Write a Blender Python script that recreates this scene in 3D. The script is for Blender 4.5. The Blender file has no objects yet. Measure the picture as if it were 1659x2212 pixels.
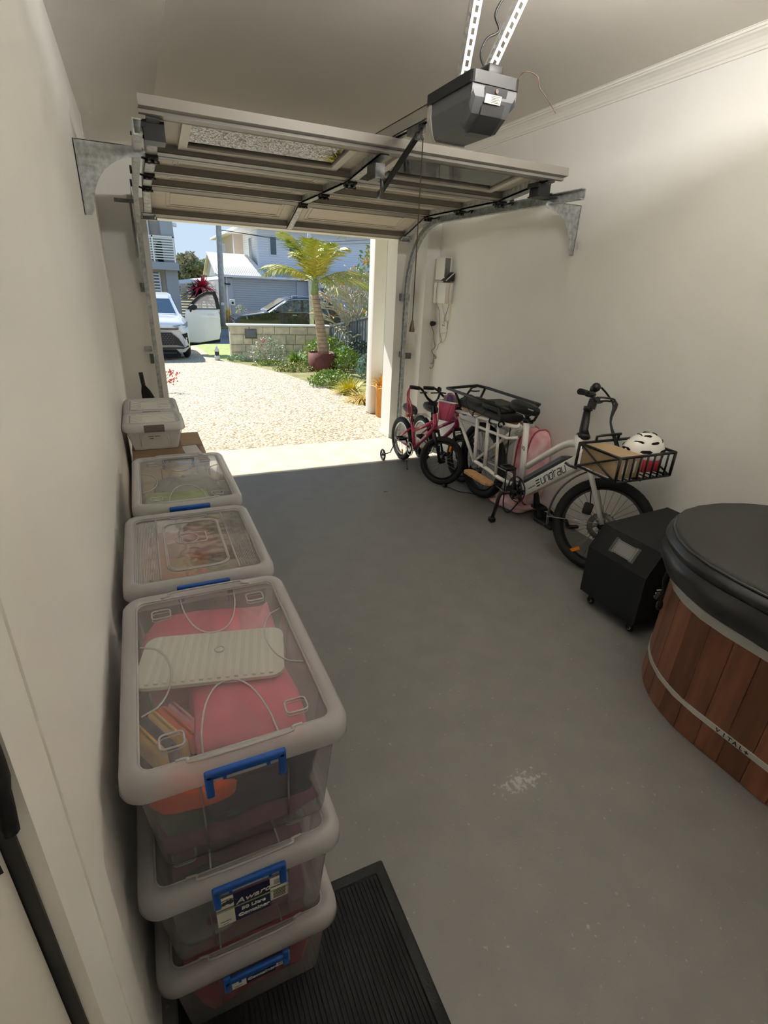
import bpy, bmesh, math, random
from mathutils import Vector as V, Matrix as M
random.seed(7)
PI = math.pi
COL = bpy.context.scene.collection
SC = bpy.context.scene

# ---------------------------------------------------------------- camera
YAW, PIT, ROL = 0.442662, -0.419150, 0.0478254
fwd = V((math.sin(YAW)*math.cos(PIT), math.cos(YAW)*math.cos(PIT), math.sin(PIT)))
rgt = V((math.cos(YAW), -math.sin(YAW), 0)); upv = rgt.cross(fwd)
r2 = rgt*math.cos(ROL) + upv*math.sin(ROL); u2 = -rgt*math.sin(ROL) + upv*math.cos(ROL)
cd = bpy.data.cameras.new('camera'); cam = bpy.data.objects.new('camera', cd); COL.objects.link(cam)
CAMP = V((0, 0, 1.6))
cam.matrix_world = M(((r2.x, u2.x, -fwd.x, 0), (r2.y, u2.y, -fwd.y, 0), (r2.z, u2.z, -fwd.z, 1.6), (0, 0, 0, 1)))
cd.sensor_fit = 'HORIZONTAL'; cd.sensor_width = 36; cd.lens = 1095.1/1659*36; cd.clip_start = 0.01; cd.clip_end = 3000
SC.camera = cam
# ---------------------------------------------------------------- sky, sun, exposure
w = bpy.data.worlds.new('World'); SC.world = w; w.use_nodes = True
nt = w.node_tree; bg = nt.nodes['Background']
# clear sky: pale blue at the horizon, deeper towards the zenith
tcw = nt.nodes.new('ShaderNodeTexCoord'); sxw = nt.nodes.new('ShaderNodeSeparateXYZ'); nt.links.new(tcw.outputs['Generated'], sxw.inputs[0])
rw = nt.nodes.new('ShaderNodeValToRGB'); nt.links.new(sxw.outputs['Z'], rw.inputs[0]); ew = rw.color_ramp.elements
ew[0].position = 0; ew[0].color = (.70, .83, .97, 1); ew[1].position = 1; ew[1].color = (.26, .48, .88, 1)
e3 = ew.new(.12); e3.color = (.58, .76, .97, 1); e3 = ew.new(.4); e3.color = (.40, .62, .94, 1)
sdir = V((0.36, -1, -1.04)).normalized()          # the way the sunlight travels
nt.links.new(rw.outputs[0], bg.inputs[0]); bg.inputs[1].default_value = 0.37
sl = bpy.data.lights.new('sun', 'SUN'); sl.energy = 2.95; sl.angle = 0.009; sl.color = (1, 0.96, 0.90)
so = bpy.data.objects.new('sun', sl); COL.objects.link(so); so.location = (-3, 9, 12)
so.rotation_euler = sdir.to_track_quat('-Z', 'Y').to_euler()
SC.view_settings.view_transform = 'Standard'; SC.view_settings.look = 'None'
SC.view_settings.exposure = 1.38; SC.view_settings.gamma = 1.0; SC.view_settings.use_curve_mapping = False
SC.cycles.max_bounces = 14; SC.cycles.diffuse_bounces = 7; SC.cycles.glossy_bounces = 6
SC.cycles.transmission_bounces = 8; SC.cycles.transparent_max_bounces = 24
SC.cycles.caustics_reflective = False; SC.cycles.caustics_refractive = False

# ---------------------------------------------------------------- materials
def lin(c):
    return tuple(((x/255/12.92) if x/255 <= .04045 else ((x/255+.055)/1.055)**2.4) for x in c) + (1,)
MATS = {}
def mat(name, col, rough=.5, metal=0., var=0., vs=12., bump=0., bs=80., spec=.5, rand=0., stretch=None, col2=None, alpha=None, coat=0., detail=4., thr=(.35, .65)):
    m = bpy.data.materials.new(name); m.use_nodes = True; n = m.node_tree; L = n.links
    p = n.nodes['Principled BSDF']
    p.inputs['Roughness'].default_value = rough; p.inputs['Metallic'].default_value = metal
    p.inputs['Specular IOR Level'].default_value = spec; p.inputs['Coat Weight'].default_value = coat
    c = lin(col); p.inputs['Base Color'].default_value = c
    tc = n.nodes.new('ShaderNodeTexCoord'); mp = n.nodes.new('ShaderNodeMapping')
    L.new(tc.outputs['Object'], mp.inputs[0])
    if stretch: mp.inputs['Scale'].default_value = stretch
    out = None
    if var or col2:
        no = n.nodes.new('ShaderNodeTexNoise'); no.inputs['Scale'].default_value = vs; no.inputs['Detail'].default_value = detail
        L.new(mp.outputs[0], no.inputs['Vector'])
        cr = n.nodes.new('ShaderNodeValToRGB'); L.new(no.outputs['Fac'], cr.inputs[0])
        a = cr.color_ramp.elements; a[0].position, a[1].position = thr
        if col2: a[0].color = c; a[1].color = lin(col2)
        else:
            a[0].color = tuple(max(0, x*(1-var)) for x in c[:3])+(1,); a[1].color = tuple(min(1, x*(1+var)) for x in c[:3])+(1,)
        out = cr.outputs[0]
    if rand:
        oi = n.nodes.new('ShaderNodeObjectInfo'); hs = n.nodes.new('ShaderNodeHueSaturation')
        mr = n.nodes.new('ShaderNodeMapRange'); mr.inputs['To Min'].default_value = 1-rand; mr.inputs['To Max'].default_value = 1+rand
        L.new(oi.outputs['Random'], mr.inputs['Value']); L.new(mr.outputs[0], hs.inputs['Value'])
        if out: L.new(out, hs.inputs['Color'])
        else: hs.inputs['Color'].default_value = c
        out = hs.outputs[0]
    if out: L.new(out, p.inputs['Base Color'])
    if bump:
        nb = n.nodes.new('ShaderNodeTexNoise'); nb.inputs['Scale'].default_value = bs; nb.inputs['Detail'].default_value = 3
        L.new(mp.outputs[0], nb.inputs['Vector'])
        b = n.nodes.new('ShaderNodeBump'); b.inputs['Strength'].default_value = bump; b.inputs['Distance'].default_value = .01
        L.new(nb.outputs['Fac'], b.inputs['Height']); L.new(b.outputs[0], p.inputs['Normal'])
    MATS[name] = m
    return m
def clear_mat(name, tint, clear, gloss, rough=.06, blur=0., body=(240, 238, 238), ior=1.45):
    """thin moulded plastic or glass: part see-through, part milky body, part shine"""
    m = bpy.data.materials.new(name); m.use_nodes = True; n = m.node_tree; L = n.links
    n.nodes.remove(n.nodes['Principled BSDF']); o = n.nodes['Material Output']
    tr = n.nodes.new('ShaderNodeBsdfTransparent'); tr.inputs[0].default_value = lin(tint)
    df = n.nodes.new('ShaderNodeBsdfDiffuse'); df.inputs[0].default_value = lin(body)
    tl = n.nodes.new('ShaderNodeBsdfTranslucent'); tl.inputs[0].default_value = lin(body)
    m0 = n.nodes.new('ShaderNodeMixShader'); m0.inputs[0].default_value = .4; L.new(df.outputs[0], m0.inputs[1]); L.new(tl.outputs[0], m0.inputs[2])
    m1 = n.nodes.new('ShaderNodeMixShader'); m1.inputs[0].default_value = clear; L.new(m0.outputs[0], m1.inputs[1]); L.new(tr.outputs[0], m1.inputs[2])
    if blur:
        rf = n.nodes.new('ShaderNodeBsdfRefraction'); rf.inputs['IOR'].default_value = 1.02; rf.inputs['Roughness'].default_value = blur; rf.inputs[0].default_value = lin(tint)
        mb = n.nodes.new('ShaderNodeMixShader'); mb.inputs[0].default_value = .55; L.new(tr.outputs[0], mb.inputs[1]); L.new(rf.outputs[0], mb.inputs[2]); L.new(mb.outputs[0], m1.inputs[2])
    gl = n.nodes.new('ShaderNodeBsdfGlossy'); gl.inputs['Roughness'].default_value = rough
    fr = n.nodes.new('ShaderNodeFresnel'); fr.inputs[0].default_value = ior
    mu = n.nodes.new('ShaderNodeMath'); mu.operation = 'MULTIPLY'; mu.inputs[1].default_value = gloss; L.new(fr.outputs[0], mu.inputs[0])
    no = n.nodes.new('ShaderNodeTexNoise'); no.inputs['Scale'].default_value = 9; tc = n.nodes.new('ShaderNodeTexCoord'); L.new(tc.outputs['Object'], no.inputs['Vector'])
    b = n.nodes.new('ShaderNodeBump'); b.inputs['Strength'].default_value = .12 if ior < 2 else 0; b.inputs['Distance'].default_value = .02; L.new(no.outputs['Fac'], b.inputs['Height']); L.new(b.outputs[0], gl.inputs['Normal'])
    m2 = n.nodes.new('ShaderNodeMixShader'); L.new(mu.outputs[0], m2.inputs[0]); L.new(m1.outputs[0], m2.inputs[1]); L.new(gl.outputs[0], m2.inputs[2])
    L.new(m2.outputs[0], o.inputs[0]); MATS[name] = m
    return m

mat('wall_paint', (236, 235, 231), .55, bump=.04, bs=160, var=.015, vs=3)
mat('ceiling_paint_shaded', (216, 211, 202), .7, bump=.03, bs=160)  # greyer than the walls: dimmer light on the ceiling put into its colour
mat('trim_paint', (236, 233, 226), .4)
mat('floor_paint', (121, 119, 116), .55, var=.05, vs=7, bump=.06, bs=120, detail=8)
mat('concrete', (196, 190, 174), .8, var=.10, vs=6, bump=.15, bs=90, detail=8)
mat('galv', (172, 175, 175), .42, .4, var=.28, vs=38, detail=6)
mat('galv_dark', (110, 112, 112), .45, .7, var=.3, vs=30)
mat('steel', (200, 200, 198), .3, .9)
mat('bright_steel', (215, 214, 210), .35, .6, bump=.05, bs=25)
mat('door_skin', (206, 198, 184), .5, var=.05, vs=6, stretch=(.5, 12, 1), bump=.05, bs=60)
mat('door_rail', (136, 131, 124), .35)
mat('door_frame', (220, 214, 203), .4)
mat('black', (20, 20, 21), .45)
mat('black_matte', (16, 16, 17), .85)
mat('rubber', (22, 22, 23), .75, bump=.2, bs=160)
mat('dark_grey', (62, 62, 64), .4)
mat('mid_grey', (118, 118, 118), .45)
mat('opener_grey', (88, 90, 93), .4)
mat('light_grey', (178, 176, 172), .35)
mat('white_plastic', (232, 230, 224), .35)
mat('blue_plastic', (22, 74, 150), .35)
mat('grey_latch', (92, 88, 84), .4)
mat('brown', (86, 66, 56), .5)
mat('cedar', (130, 82, 58), .5, var=.22, vs=9, stretch=(3, 3, .35), bump=.08, bs=50, rand=.30, detail=8)
mat('vinyl', (44, 44, 46), .32, bump=.06, bs=14, spec=.6)
mat('vinyl_top', (40, 39, 37), .62, bump=.1, bs=220)
mat('fabric_black', (15, 15, 16), .9, bump=.15, bs=300)
mat('white_frame', (242, 241, 237), .25, coat=.4)
mat('pink_frame', (206, 72, 104), .28, coat=.5)
mat('magenta_frame', (190, 50, 100), .28, coat=.5)
mat('pink_plastic', (202, 96, 138), .5)
mat('purple', (88, 58, 112), .5)
mat('bamboo', (196, 150, 102), .5, var=.15, vs=10, stretch=(6, 1, 1))
mat('kraft', (172, 148, 116), .8, var=.05, vs=8)
mat('kraft_dark', (132, 112, 90), .8)
mat('orange_reflector', (232, 130, 20), .25)
mat('chrome', (210, 210, 210), .15, 1.)
mat('paper', (216, 212, 202), .6)
mat('navy', (24, 26, 66), .5)
mat('cream_text', (214, 210, 200), .6)
mat('pink_soft', (206, 92, 118), .8, var=.15, vs=8)
mat('pink_pale', (226, 150, 168), .8, var=.18, vs=7)
mat('red_soft', (180, 48, 64), .8, var=.2, vs=8)
mat('orange_soft', (226, 84, 30), .7, var=.2, vs=10)
mat('yellow_soft', (222, 176, 74), .8, var=.2, vs=12)
mat('green_soft', (150, 168, 112), .8, var=.25, vs=10)
mat('teal_soft', (52, 84, 74), .8)
mat('navy_soft', (40, 40, 66), .8, var=.2, vs=9)
mat('grey_soft', (150, 150, 152), .8, var=.2, vs=9)
mat('mauve_soft', (150, 96, 122), .8, var=.2, vs=9)
mat('white_soft', (222, 222, 212), .7)
mat('fluffy_pink', (238, 212, 214), .9, col2=(218, 146, 158), vs=9, bump=.3, bs=90)
mat('pink_piping', (172, 60, 82), .6)
clear_mat('tub_lid', (248, 248, 248), .42, .55, .14)
clear_mat('tub_lid_clear', (248, 248, 247), .755, .75, .07)
clear_mat('tub_body', (246, 246, 245), .78, .45, .2, blur=.2)
clear_mat('tub_white', (236, 236, 232), .14, .4, .2)
clear_mat('glass', (244, 248, 248), 1.0, 1.0, .0, ior=2.3)
clear_mat('frosted_pane', (215, 225, 225), .75, .5, .3)
mat('car_white', (236, 236, 236), .2, coat=1.)
mat('car_black', (22, 24, 34), .15, coat=1., spec=.6)
mat('car_glass', (46, 66, 82), .04, spec=.9, coat=1.)
mat('tyre', (32, 32, 33), .8)
mat('lamp_glass', (150, 160, 172), .12, spec=.8)
mat('render_beige', (196, 182, 168), .8, var=.04, vs=4)
mat('render_grey', (168, 168, 172), .8)
mat('board_white', (226, 228, 232), .6)
mat('board_grey', (176, 180, 188), .6)
mat('roof_white', (236, 232, 222), .5)
mat('roof_blue', (150, 164, 190), .5)
mat('window_dark', (70, 86, 96), .1, spec=.8)
mat('sandstone', (226, 208, 178), .85, var=.16, vs=5, bump=.3, bs=30, rand=.1)
mat('cap_white', (240, 236, 226), .6)
mat('fence_grey', (112, 118, 122), .5)
mat('corten', (112, 56, 44), .7, var=.15, vs=8)
mat('terracotta', (204, 138, 60), .7, var=.12, vs=10, bump=.2, bs=30)
mat('palm_trunk', (176, 150, 122), .8, var=.2, vs=9, bump=.3, bs=25)
mat('palm_green', (132, 150, 92), .7)
mat('frond', (150, 164, 46), .5, rand=.25, col2=(196, 178, 70), vs=1.2)
mat('leaf_lime', (168, 190, 52), .5, col2=(120, 158, 40), vs=4)
mat('leaf_green', (94, 126, 58), .55, col2=(146, 166, 84), vs=4)
mat('leaf_dark', (54, 76, 58), .55, col2=(88, 106, 90), vs=4)
mat('leaf_silver', (176, 180, 160), .6, col2=(216, 214, 196), vs=5)
mat('leaf_bluegreen', (140, 168, 140), .6, col2=(176, 196, 166), vs=4)
mat('leaf_straw', (200, 168, 96), .6, col2=(226, 200, 136), vs=4)
mat('leaf_yellow', (214, 196, 40), .5, col2=(190, 170, 52), vs=4)
mat('leaf_orange', (222, 150, 72), .5, col2=(240, 200, 120), vs=6)
mat('leaf_red', (196, 36, 62), .5, col2=(232, 84, 96), vs=6)
mat('leaf_burgundy', (64, 26, 38), .5)
mat('bare_branch', (184, 178, 158), .7, var=.2, vs=8)
mat('flower_red', (214, 82, 66), .6)
mat('bush_olive', (112, 118, 76), .7, col2=(206, 194, 158), vs=1.4, thr=(.45, .62))
mat('bush_green', (78, 102, 52), .7, col2=(120, 140, 76), vs=1.2)
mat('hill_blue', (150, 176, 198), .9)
mat('grass', (138, 152, 74), .8, col2=(164, 172, 98), vs=8, bump=.6, bs=40)
mat('soil', (128, 116, 78), .9, col2=(150, 150, 84), vs=3, bump=.5, bs=30)
mat('asphalt', (128, 126, 124), .9, var=.1, vs=30)
mat('timber_pole', (176, 172, 166), .8, var=.15, vs=6)
mat('pole_grey', (204, 196, 200), .5, var=.2, vs=6)

def pebble_mat():
    m = mat('pebbles', (232, 224, 206), .75); n = m.node_tree; L = n.links; p = n.nodes['Principled BSDF']
    tc = n.nodes.new('ShaderNodeTexCoord'); vo = n.nodes.new('ShaderNodeTexVoronoi'); vo.inputs['Scale'].default_value = 42
    L.new(tc.outputs['Object'], vo.inputs['Vector'])
    sp = n.nodes.new('ShaderNodeSeparateColor'); L.new(vo.outputs['Color'], sp.inputs[0])
    cr = n.nodes.new('ShaderNodeValToRGB'); L.new(sp.outputs[0], cr.inputs[0]); e = cr.color_ramp.elements
    e[0].position = 0; e[0].color = lin((150, 134, 104)); e[1].position = 1; e[1].color = lin((232, 226, 212))
    for q, c in ((.22, (192, 176, 146)), (.5, (222, 212, 192)), (.8, (206, 194, 168))): x = e.new(q); x.color = lin(c)
    d = n.nodes.new('ShaderNodeValToRGB'); d.color_ramp.elements[0].position = .35; d.color_ramp.elements[1].position = .75
    d.color_ramp.elements[0].color = (1, 1, 1, 1); d.color_ramp.elements[1].color = lin((150, 136, 104)); L.new(vo.outputs['Distance'], d.inputs[0])
    mx = n.nodes.new('ShaderNodeMix'); mx.data_type = 'RGBA'; mx.blend_type = 'MULTIPLY'; mx.inputs[0].default_value = .8
    L.new(cr.outputs[0], mx.inputs[6]); L.new(d.outputs[0], mx.inputs[7]); L.new(mx.outputs[2], p.inputs['Base Color'])
    b = n.nodes.new('ShaderNodeBump'); b.inputs['Strength'].default_value = .7; b.inputs['Distance'].default_value = .012; b.invert = True
    L.new(vo.outputs['Distance'], b.inputs['Height']); L.new(b.outputs[0], p.inputs['Normal'])
pebble_mat()
def floor_marks():
    m = MATS['floor_paint']; n = m.node_tree; L = n.links; p = n.nodes['Principled BSDF']
    src = p.inputs['Base Color'].links[0].from_socket
    tc = n.nodes.new('ShaderNodeTexCoord'); no = n.nodes.new('ShaderNodeTexNoise'); no.inputs['Scale'].default_value = 26; no.inputs['Detail'].default_value = 6
    L.new(tc.outputs['Object'], no.inputs['Vector'])
    cr = n.nodes.new('ShaderNodeValToRGB'); cr.color_ramp.elements[0].position = .72; cr.color_ramp.elements[1].position = .80; L.new(no.outputs['Fac'], cr.inputs[0])
    # one pale scrape on the floor, an uneven patch of its own
    mp = n.nodes.new('ShaderNodeMapping'); mp.inputs['Location'].default_value = (-1.03, -.92, 0); L.new(tc.outputs['Object'], mp.inputs[0])
    m2 = n.nodes.new('ShaderNodeMapping'); m2.inputs['Rotation'].default_value = (0, 0, .5); m2.inputs['Scale'].default_value = (7.5, 16, 1); L.new(mp.outputs[0], m2.inputs[0])
    ln = n.nodes.new('ShaderNodeVectorMath'); ln.operation = 'LENGTH'; L.new(m2.outputs[0], ln.inputs[0])
    r2_ = n.nodes.new('ShaderNodeMapRange'); r2_.inputs['From Min'].default_value = .2; r2_.inputs['From Max'].default_value = 1.; r2_.inputs['To Min'].default_value = .28; r2_.inputs['To Max'].default_value = 0; L.new(ln.outputs['Value'], r2_.inputs[0])
    n3 = n.nodes.new('ShaderNodeTexNoise'); n3.inputs['Scale'].default_value = 55; L.new(tc.outputs['Object'], n3.inputs['Vector'])
    ad = n.nodes.new('ShaderNodeMath'); ad.operation = 'ADD'; L.new(n3.outputs['Fac'], ad.inputs[0]); L.new(r2_.outputs[0], ad.inputs[1])
    c3 = n.nodes.new('ShaderNodeValToRGB'); c3.color_ramp.elements[0].position = .68; c3.color_ramp.elements[1].position = .82; L.new(ad.outputs[0], c3.inputs[0])
    mxx = n.nodes.new('ShaderNodeMath'); mxx.operation = 'MAXIMUM'; L.new(cr.outputs[0], mxx.inputs[0]); L.new(c3.outputs[0], mxx.inputs[1])
    ml = n.nodes.new('ShaderNodeMath'); ml.operation = 'MULTIPLY'; ml.inputs[1].default_value = .55; L.new(mxx.outputs[0], ml.inputs[0])
    mx = n.nodes.new('ShaderNodeMix'); mx.data_type = 'RGBA'; L.new(ml.outputs[0], mx.inputs[0]); L.new(src, mx.inputs[6]); mx.inputs[7].default_value = lin((190, 186, 184))
    L.new(mx.outputs[2], p.inputs['Base Color'])
floor_marks()

# ---------------------------------------------------------------- mesh helpers
class MB:
    def __init__(s): s.v = []; s.f = []; s.sm = []
    def add(s, vs, fs, sm=False):
        o = len(s.v); s.v += [V(p) for p in vs]; s.f += [tuple(i+o for i in f) for f in fs]; s.sm += [sm]*len(fs); return s
    def box(s, a, b, R=None):
        """box between corners a and b, R an optional matrix"""
        vs = [V((x, y, z)) for x in (a[0], b[0]) for y in (a[1], b[1]) for z in (a[2], b[2])]
        if R: vs = [R @ p for p in vs]
        return s.add(vs, [(0, 1, 3, 2), (4, 6, 7, 5), (0, 4, 5, 1), (2, 3, 7, 6), (0, 2, 6, 4), (1, 5, 7, 3)])
    def loops(s, L, cap0=True, cap1=True, closed=True, sm=False):
        """skin consecutive vertex loops"""
        n = len(L[0]); o = len(s.v)
        for l in L: s.v += [V(p) for p in l]
        F = []
        for k in range(len(L)-1):
            for i in range(n if closed else n-1):
                j = (i+1) % n; F.append((o+k*n+i, o+k*n+j, o+(k+1)*n+j, o+(k+1)*n+i))
        s.f += F; s.sm += [sm]*len(F)
        if cap0: s.f.append(tuple(o+i for i in reversed(range(n)))); s.sm.append(False)
        if cap1: s.f.append(tuple(o+(len(L)-1)*n+i for i in range(n))); s.sm.append(False)
        return s
    def prism(s, poly, d, sm=False):
        """polygon of 3-D points pushed along d"""
        return s.loops([poly, [V(p)+V(d) for p in poly]], sm=sm)
    def tube(s, pts, r, n=8, closed=False, caps=True, sm=True):
        pts = [V(p) for p in pts]; m = len(pts); rs = r if isinstance(r, (list, tuple)) else [r]*m
        L = []; pu = None
        for i, p in enumerate(pts):
            a = pts[i-1] if (i > 0 or closed) else p; b = pts[(i+1) % m] if (i < m-1 or closed) else p
            t = (b-a); t = t.normalized() if t.length > 1e-9 else V((0, 0, 1))
            if pu is None: pu = V((0, 0, 1)) if abs(t.z) < .9 else V((1, 0, 0))
            x = pu - t*pu.dot(t)
            if x.length < 1e-6: x = t.orthogonal()
            x.normalize(); pu = x; y = t.cross(x)
            L.append([p + (x*math.cos(2*PI*k/n) + y*math.sin(2*PI*k/n))*rs[i] for k in range(n)])
        if closed: L.append(L[0])
        return s.loops(L, caps and not closed, caps and not closed, sm=sm)
    def lathe(s, prof, c=(0, 0, 0), axis=2, n=20, cap=True, sm=True, a0=0, a1=2*PI):
        """profile of (radius, height) turned about an axis"""
        L = []
        for r, h in prof:
            l = []
            for k in range(n):
                a = a0+(a1-a0)*k/n; q = [r*math.cos(a), r*math.sin(a), h]
                if axis == 0: q = [h, q[0], q[1]]
                elif axis == 1: q = [q[0], h, q[1]]
                l.append(V(q)+V(c))
            L.append(l)
        return s.loops(L, cap, cap, sm=sm)
    def ball(s, c, r, n=12, m=8):
        r = r if isinstance(r, (list, tuple)) else (r, r, r); L = []
        for k in range(m+1):
            th = PI*(k+.02)/(m+.04)
            L.append([V(c)+V((r[0]*math.sin(th)*math.cos(2*PI*i/n), r[1]*math.sin(th)*math.sin(2*PI*i/n), r[2]*math.cos(th))) for i in range(n)])
        return s.loops(L, sm=True)
    def torus(s, c, R, r, n=36, m=10, axis=0, sy=1.):
        L = []
        for i in range(n):
            a = 2*PI*i/n; l = []
            for k in range(m):
                b = 2*PI*k/m; rr = R+r*math.cos(b); h = r*sy*math.sin(b); q = [rr*math.cos(a), rr*math.sin(a), h]
                if axis == 0: q = [h, q[0], q[1]]
                elif axis == 1: q = [q[0], h, q[1]]
                l.append(V(c)+V(q))
            L.append(l)
        L.append(L[0])
        return s.loops(L, False, False, sm=True)
    def rbox(s, a, b, r=.01, seg=3, tz=None):
        """box with rounded vertical corners and softened top and bottom edges"""
        x0, y0, z0 = a; x1, y1, z1 = b; e = tz if tz is not None else min(r, (z1-z0)*.3)
        def lp(ins, z): return rrect(x0+ins, y0+ins, x1-ins, y1-ins, max(r-ins*.5, .0005), z, seg)
        return s.loops([lp(e, z0), lp(e*.3, z0+e*.3), lp(0, z0+e), lp(0, z1-e), lp(e*.3, z1-e*.3), lp(e, z1)], sm=True)
    def grid(s, fn, nu, nv, sm=True):
        o = len(s.v)
        for i in range(nu+1):
            for j in range(nv+1): s.v.append(V(fn(i/nu, j/nv)))
        for i in range(nu):
            for j in range(nv):
                a = o+i*(nv+1)+j; s.f.append((a, a+nv+1, a+nv+2, a+1)); s.sm.append(sm)
        return s
    def build(s, name, m, parent=None, world=False, fix=True):
        vs = s.v
        if world and parent is not None:
            I = parent.matrix_basis.copy(); q = parent.parent
            while q is not None: I = q.matrix_basis @ I; q = q.parent
            I.invert(); vs = [I @ p for p in vs]
        me = bpy.data.meshes.new(name); me.from_pydata(vs, [], s.f); me.polygons.foreach_set('use_smooth', s.sm)
        if fix:
            b = bmesh.new(); b.from_mesh(me); bmesh.ops.recalc_face_normals(b, faces=b.faces); b.to_mesh(me); b.free()
        me.materials.append(MATS[m] if isinstance(m, str) else m)
        o = bpy.data.objects.new(name, me); COL.objects.link(o)
        if parent is not None: o.parent = parent
        return o
def rrect(x0, y0, x1, y1, r, z, seg=4):
    l = []
    for cx, cy, a in ((x1-r, y1-r, 0), (x0+r, y1-r, PI/2), (x0+r, y0+r, PI), (x1-r, y0+r, 1.5*PI)):
        for k in range(seg+1): l.append(V((cx+r*math.cos(a+PI/2*k/seg), cy+r*math.sin(a+PI/2*k/seg), z)))
    return l
def bez(pts, n=24):
    """Catmull-Rom through the points"""
    P = [V(p) for p in pts]; P = [P[0]*2-P[1]] + P + [P[-1]*2-P[-2]]; out = []; k = len(P)-3
    for i in range(n+1):
        t = i/n*k; q = min(int(t), k-1); t -= q; a, b, c, d = P[q:q+4]
        out.append(.5*((2*b)+(c-a)*t+(2*a-5*b+4*c-d)*t*t+(3*b-a-3*c+d)*t**3))
    return out
def tag(o, label=None, cat=None, group=None, kind=None):
    if label: o['label'] = label
    if cat: o['category'] = cat
    if group: o['group'] = group
    if kind: o['kind'] = kind
    return o
def thing(name, loc, label, cat, group=None, rz=0.):
    o = bpy.data.objects.new(name, None); COL.objects.link(o); o.empty_display_size = .05
    o.matrix_basis = M.Translation(V(loc)) @ M.Rotation(rz, 4, 'Z')
    return tag(o, label, cat, group)
KIDS = {}
def copy_tree(o, parent=None):
    c = o.copy(); COL.objects.link(c); c.parent = parent
    for ch in [k for k in bpy.data.objects if k.parent == o]: copy_tree(ch, c)
    return c
def at(px, py, Y):
    """the point at depth Y seen at a picture position"""
    d = r2*((px-829.5)/1095.1) + u2*((1106-py)/1095.1) + fwd
    return CAMP + d*(Y/d.y)
def gz(y): return -.041*(max(5.17, min(y, 21))-5.17)      # the drive falls to the street
def text_mesh(name, s, size, m, mw, parent=None, ext=.0006, shear=0., align='CENTER', bold=0.):
    """flat lettering as a mesh; mw places it (local XY plane of the text)"""
    c = bpy.data.curves.new(name, 'FONT'); c.body = s; c.size = size; c.extrude = ext; c.align_x = align; c.align_y = 'CENTER'; c.shear = shear; c.offset = bold
    t = bpy.data.objects.new(name+'_tmp', c); COL.objects.link(t)
    dg = bpy.context.evaluated_depsgraph_get(); me = bpy.data.meshes.new_from_object(t.evaluated_get(dg)); bpy.data.objects.remove(t)
    me.name = name; me.transform(mw); me.materials.clear(); me.materials.append(MATS[m])
    o = bpy.data.objects.new(name, me); COL.objects.link(o)
    if parent is not None: o.parent = parent
    return o
def frame(o, x, y):
    """matrix with origin o and in-plane axes x (right) and y (up)"""
    x = V(x).normalized(); y = V(y); y = (y - x*y.dot(x)).normalized(); z = x.cross(y); o = V(o)
    return M(((x.x, y.x, z.x, o.x), (x.y, y.y, z.y, o.y), (x.z, y.z, z.z, o.z), (0, 0, 0, 1)))

# ================================================================ SETTING
XL, XR, ZC, YF, YO, YB = -.165, 2.77, 2.74, 5.14, 5.38, -1.2
def struct(name, mb, m, parent=None):
    o = mb.build(name, m, parent)
    if parent is None: tag(o, kind='structure')
    return o
struct('floor', MB().box((XL-.2, YB-.2, -.15), (XR+.2, YF-.78, 0)), 'floor_paint')
# unpainted slab strip at the door, then the drive
struct('trim_1', MB().box((XL-.2, YF-.78, -.15), (XR+.2, 5.168, 0)), 'concrete')
struct('ceiling', MB().box((XL-.2, YB-.2, ZC), (XR+.2, YO, ZC+.15)), 'ceiling_paint_shaded')
wl = MB()
wl.box((XL-.2, .40, 0), (XL, 4.3, 2.49)).box((XL-.2, 4.3, 0), (XL-.014, YF, 2.49))      # beyond the door
wl.box((XL-.2, YB-.2, 0), (XL, -.46, 2.49)).box((XL-.2, -.46, 2.08), (XL, .40, 2.49)).box((XL-.2, YB-.2, 2.49), (XL, YF, ZC))
struct('wall_left', wl, 'wall_paint')
struct('trim_2', MB().box((XL+.0005, YB, 2.49), (.235, YF, ZC-.001)), 'wall_paint')      # boxed bulkhead along the left wall
struct('wall_right', MB().box((XR, YB-.2, 0), (XR+.2, YO, ZC)), 'wall_paint')
struct('wall_back', MB().box((XL-.2, YB-.2, 0), (XR+.2, YB, ZC)), 'wall_paint')
OL, OR, OH = .163, 2.45, 2.03
wf = MB()
wf.box((XL-2.6, YF, -.2), (OL, YO, ZC+.3)).box((OR, YF, -.2), (XR+2.5, YO, ZC+.3)).box((OL, YF, OH), (OR, YO, ZC+.3))
wf.box((2.63, 4.85, 0), (XR, YF, ZC))
struct('wall_front', wf, 'wall_paint')
# skirting of the jamb and the right wall
struct('baseboard_right', MB().box((XR-.006, YB, 0), (XR, 4.85, .075)), 'trim_paint')
struct('baseboard_front', MB().box((OR-.004, YF+.002, 0), (OR, YO, .05)).box((2.624, 4.86, 0), (2.63, YF, .075)), 'trim_paint')
# cove cornice along the right wall and round the nib
def cornice(pts, side):
    prof = [(0, -.078), (.012, -.078), (.012, -.068), (.018, -.064), (.022, -.052), (.034, -.036), (.052, -.024), (.066, -.02), (.07, -.013), (.08, -.013), (.08, -.003), (.088, -.003), (.088, 0), (0, 0)]
    mb = MB(); L = []
    for (x, y), (nx, ny) in zip(pts, side): L.append([V((x+nx*a, y+ny*a, ZC+b)) for a, b in prof])
    return mb.loops(L)
struct('trim_3', cornice([(XR, YB), (XR, 4.85), (2.63, 4.85), (2.63, YF), (.235, YF)], [(-1, 1), (-1, -1), (-1, -1), (-1, -1), (1, -1)]), 'trim_paint')
struct('trim_4', MB().box((XL-.014, 4.3, 0), (XL+.002, 4.312, 2.49)), 'trim_paint')
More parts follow.
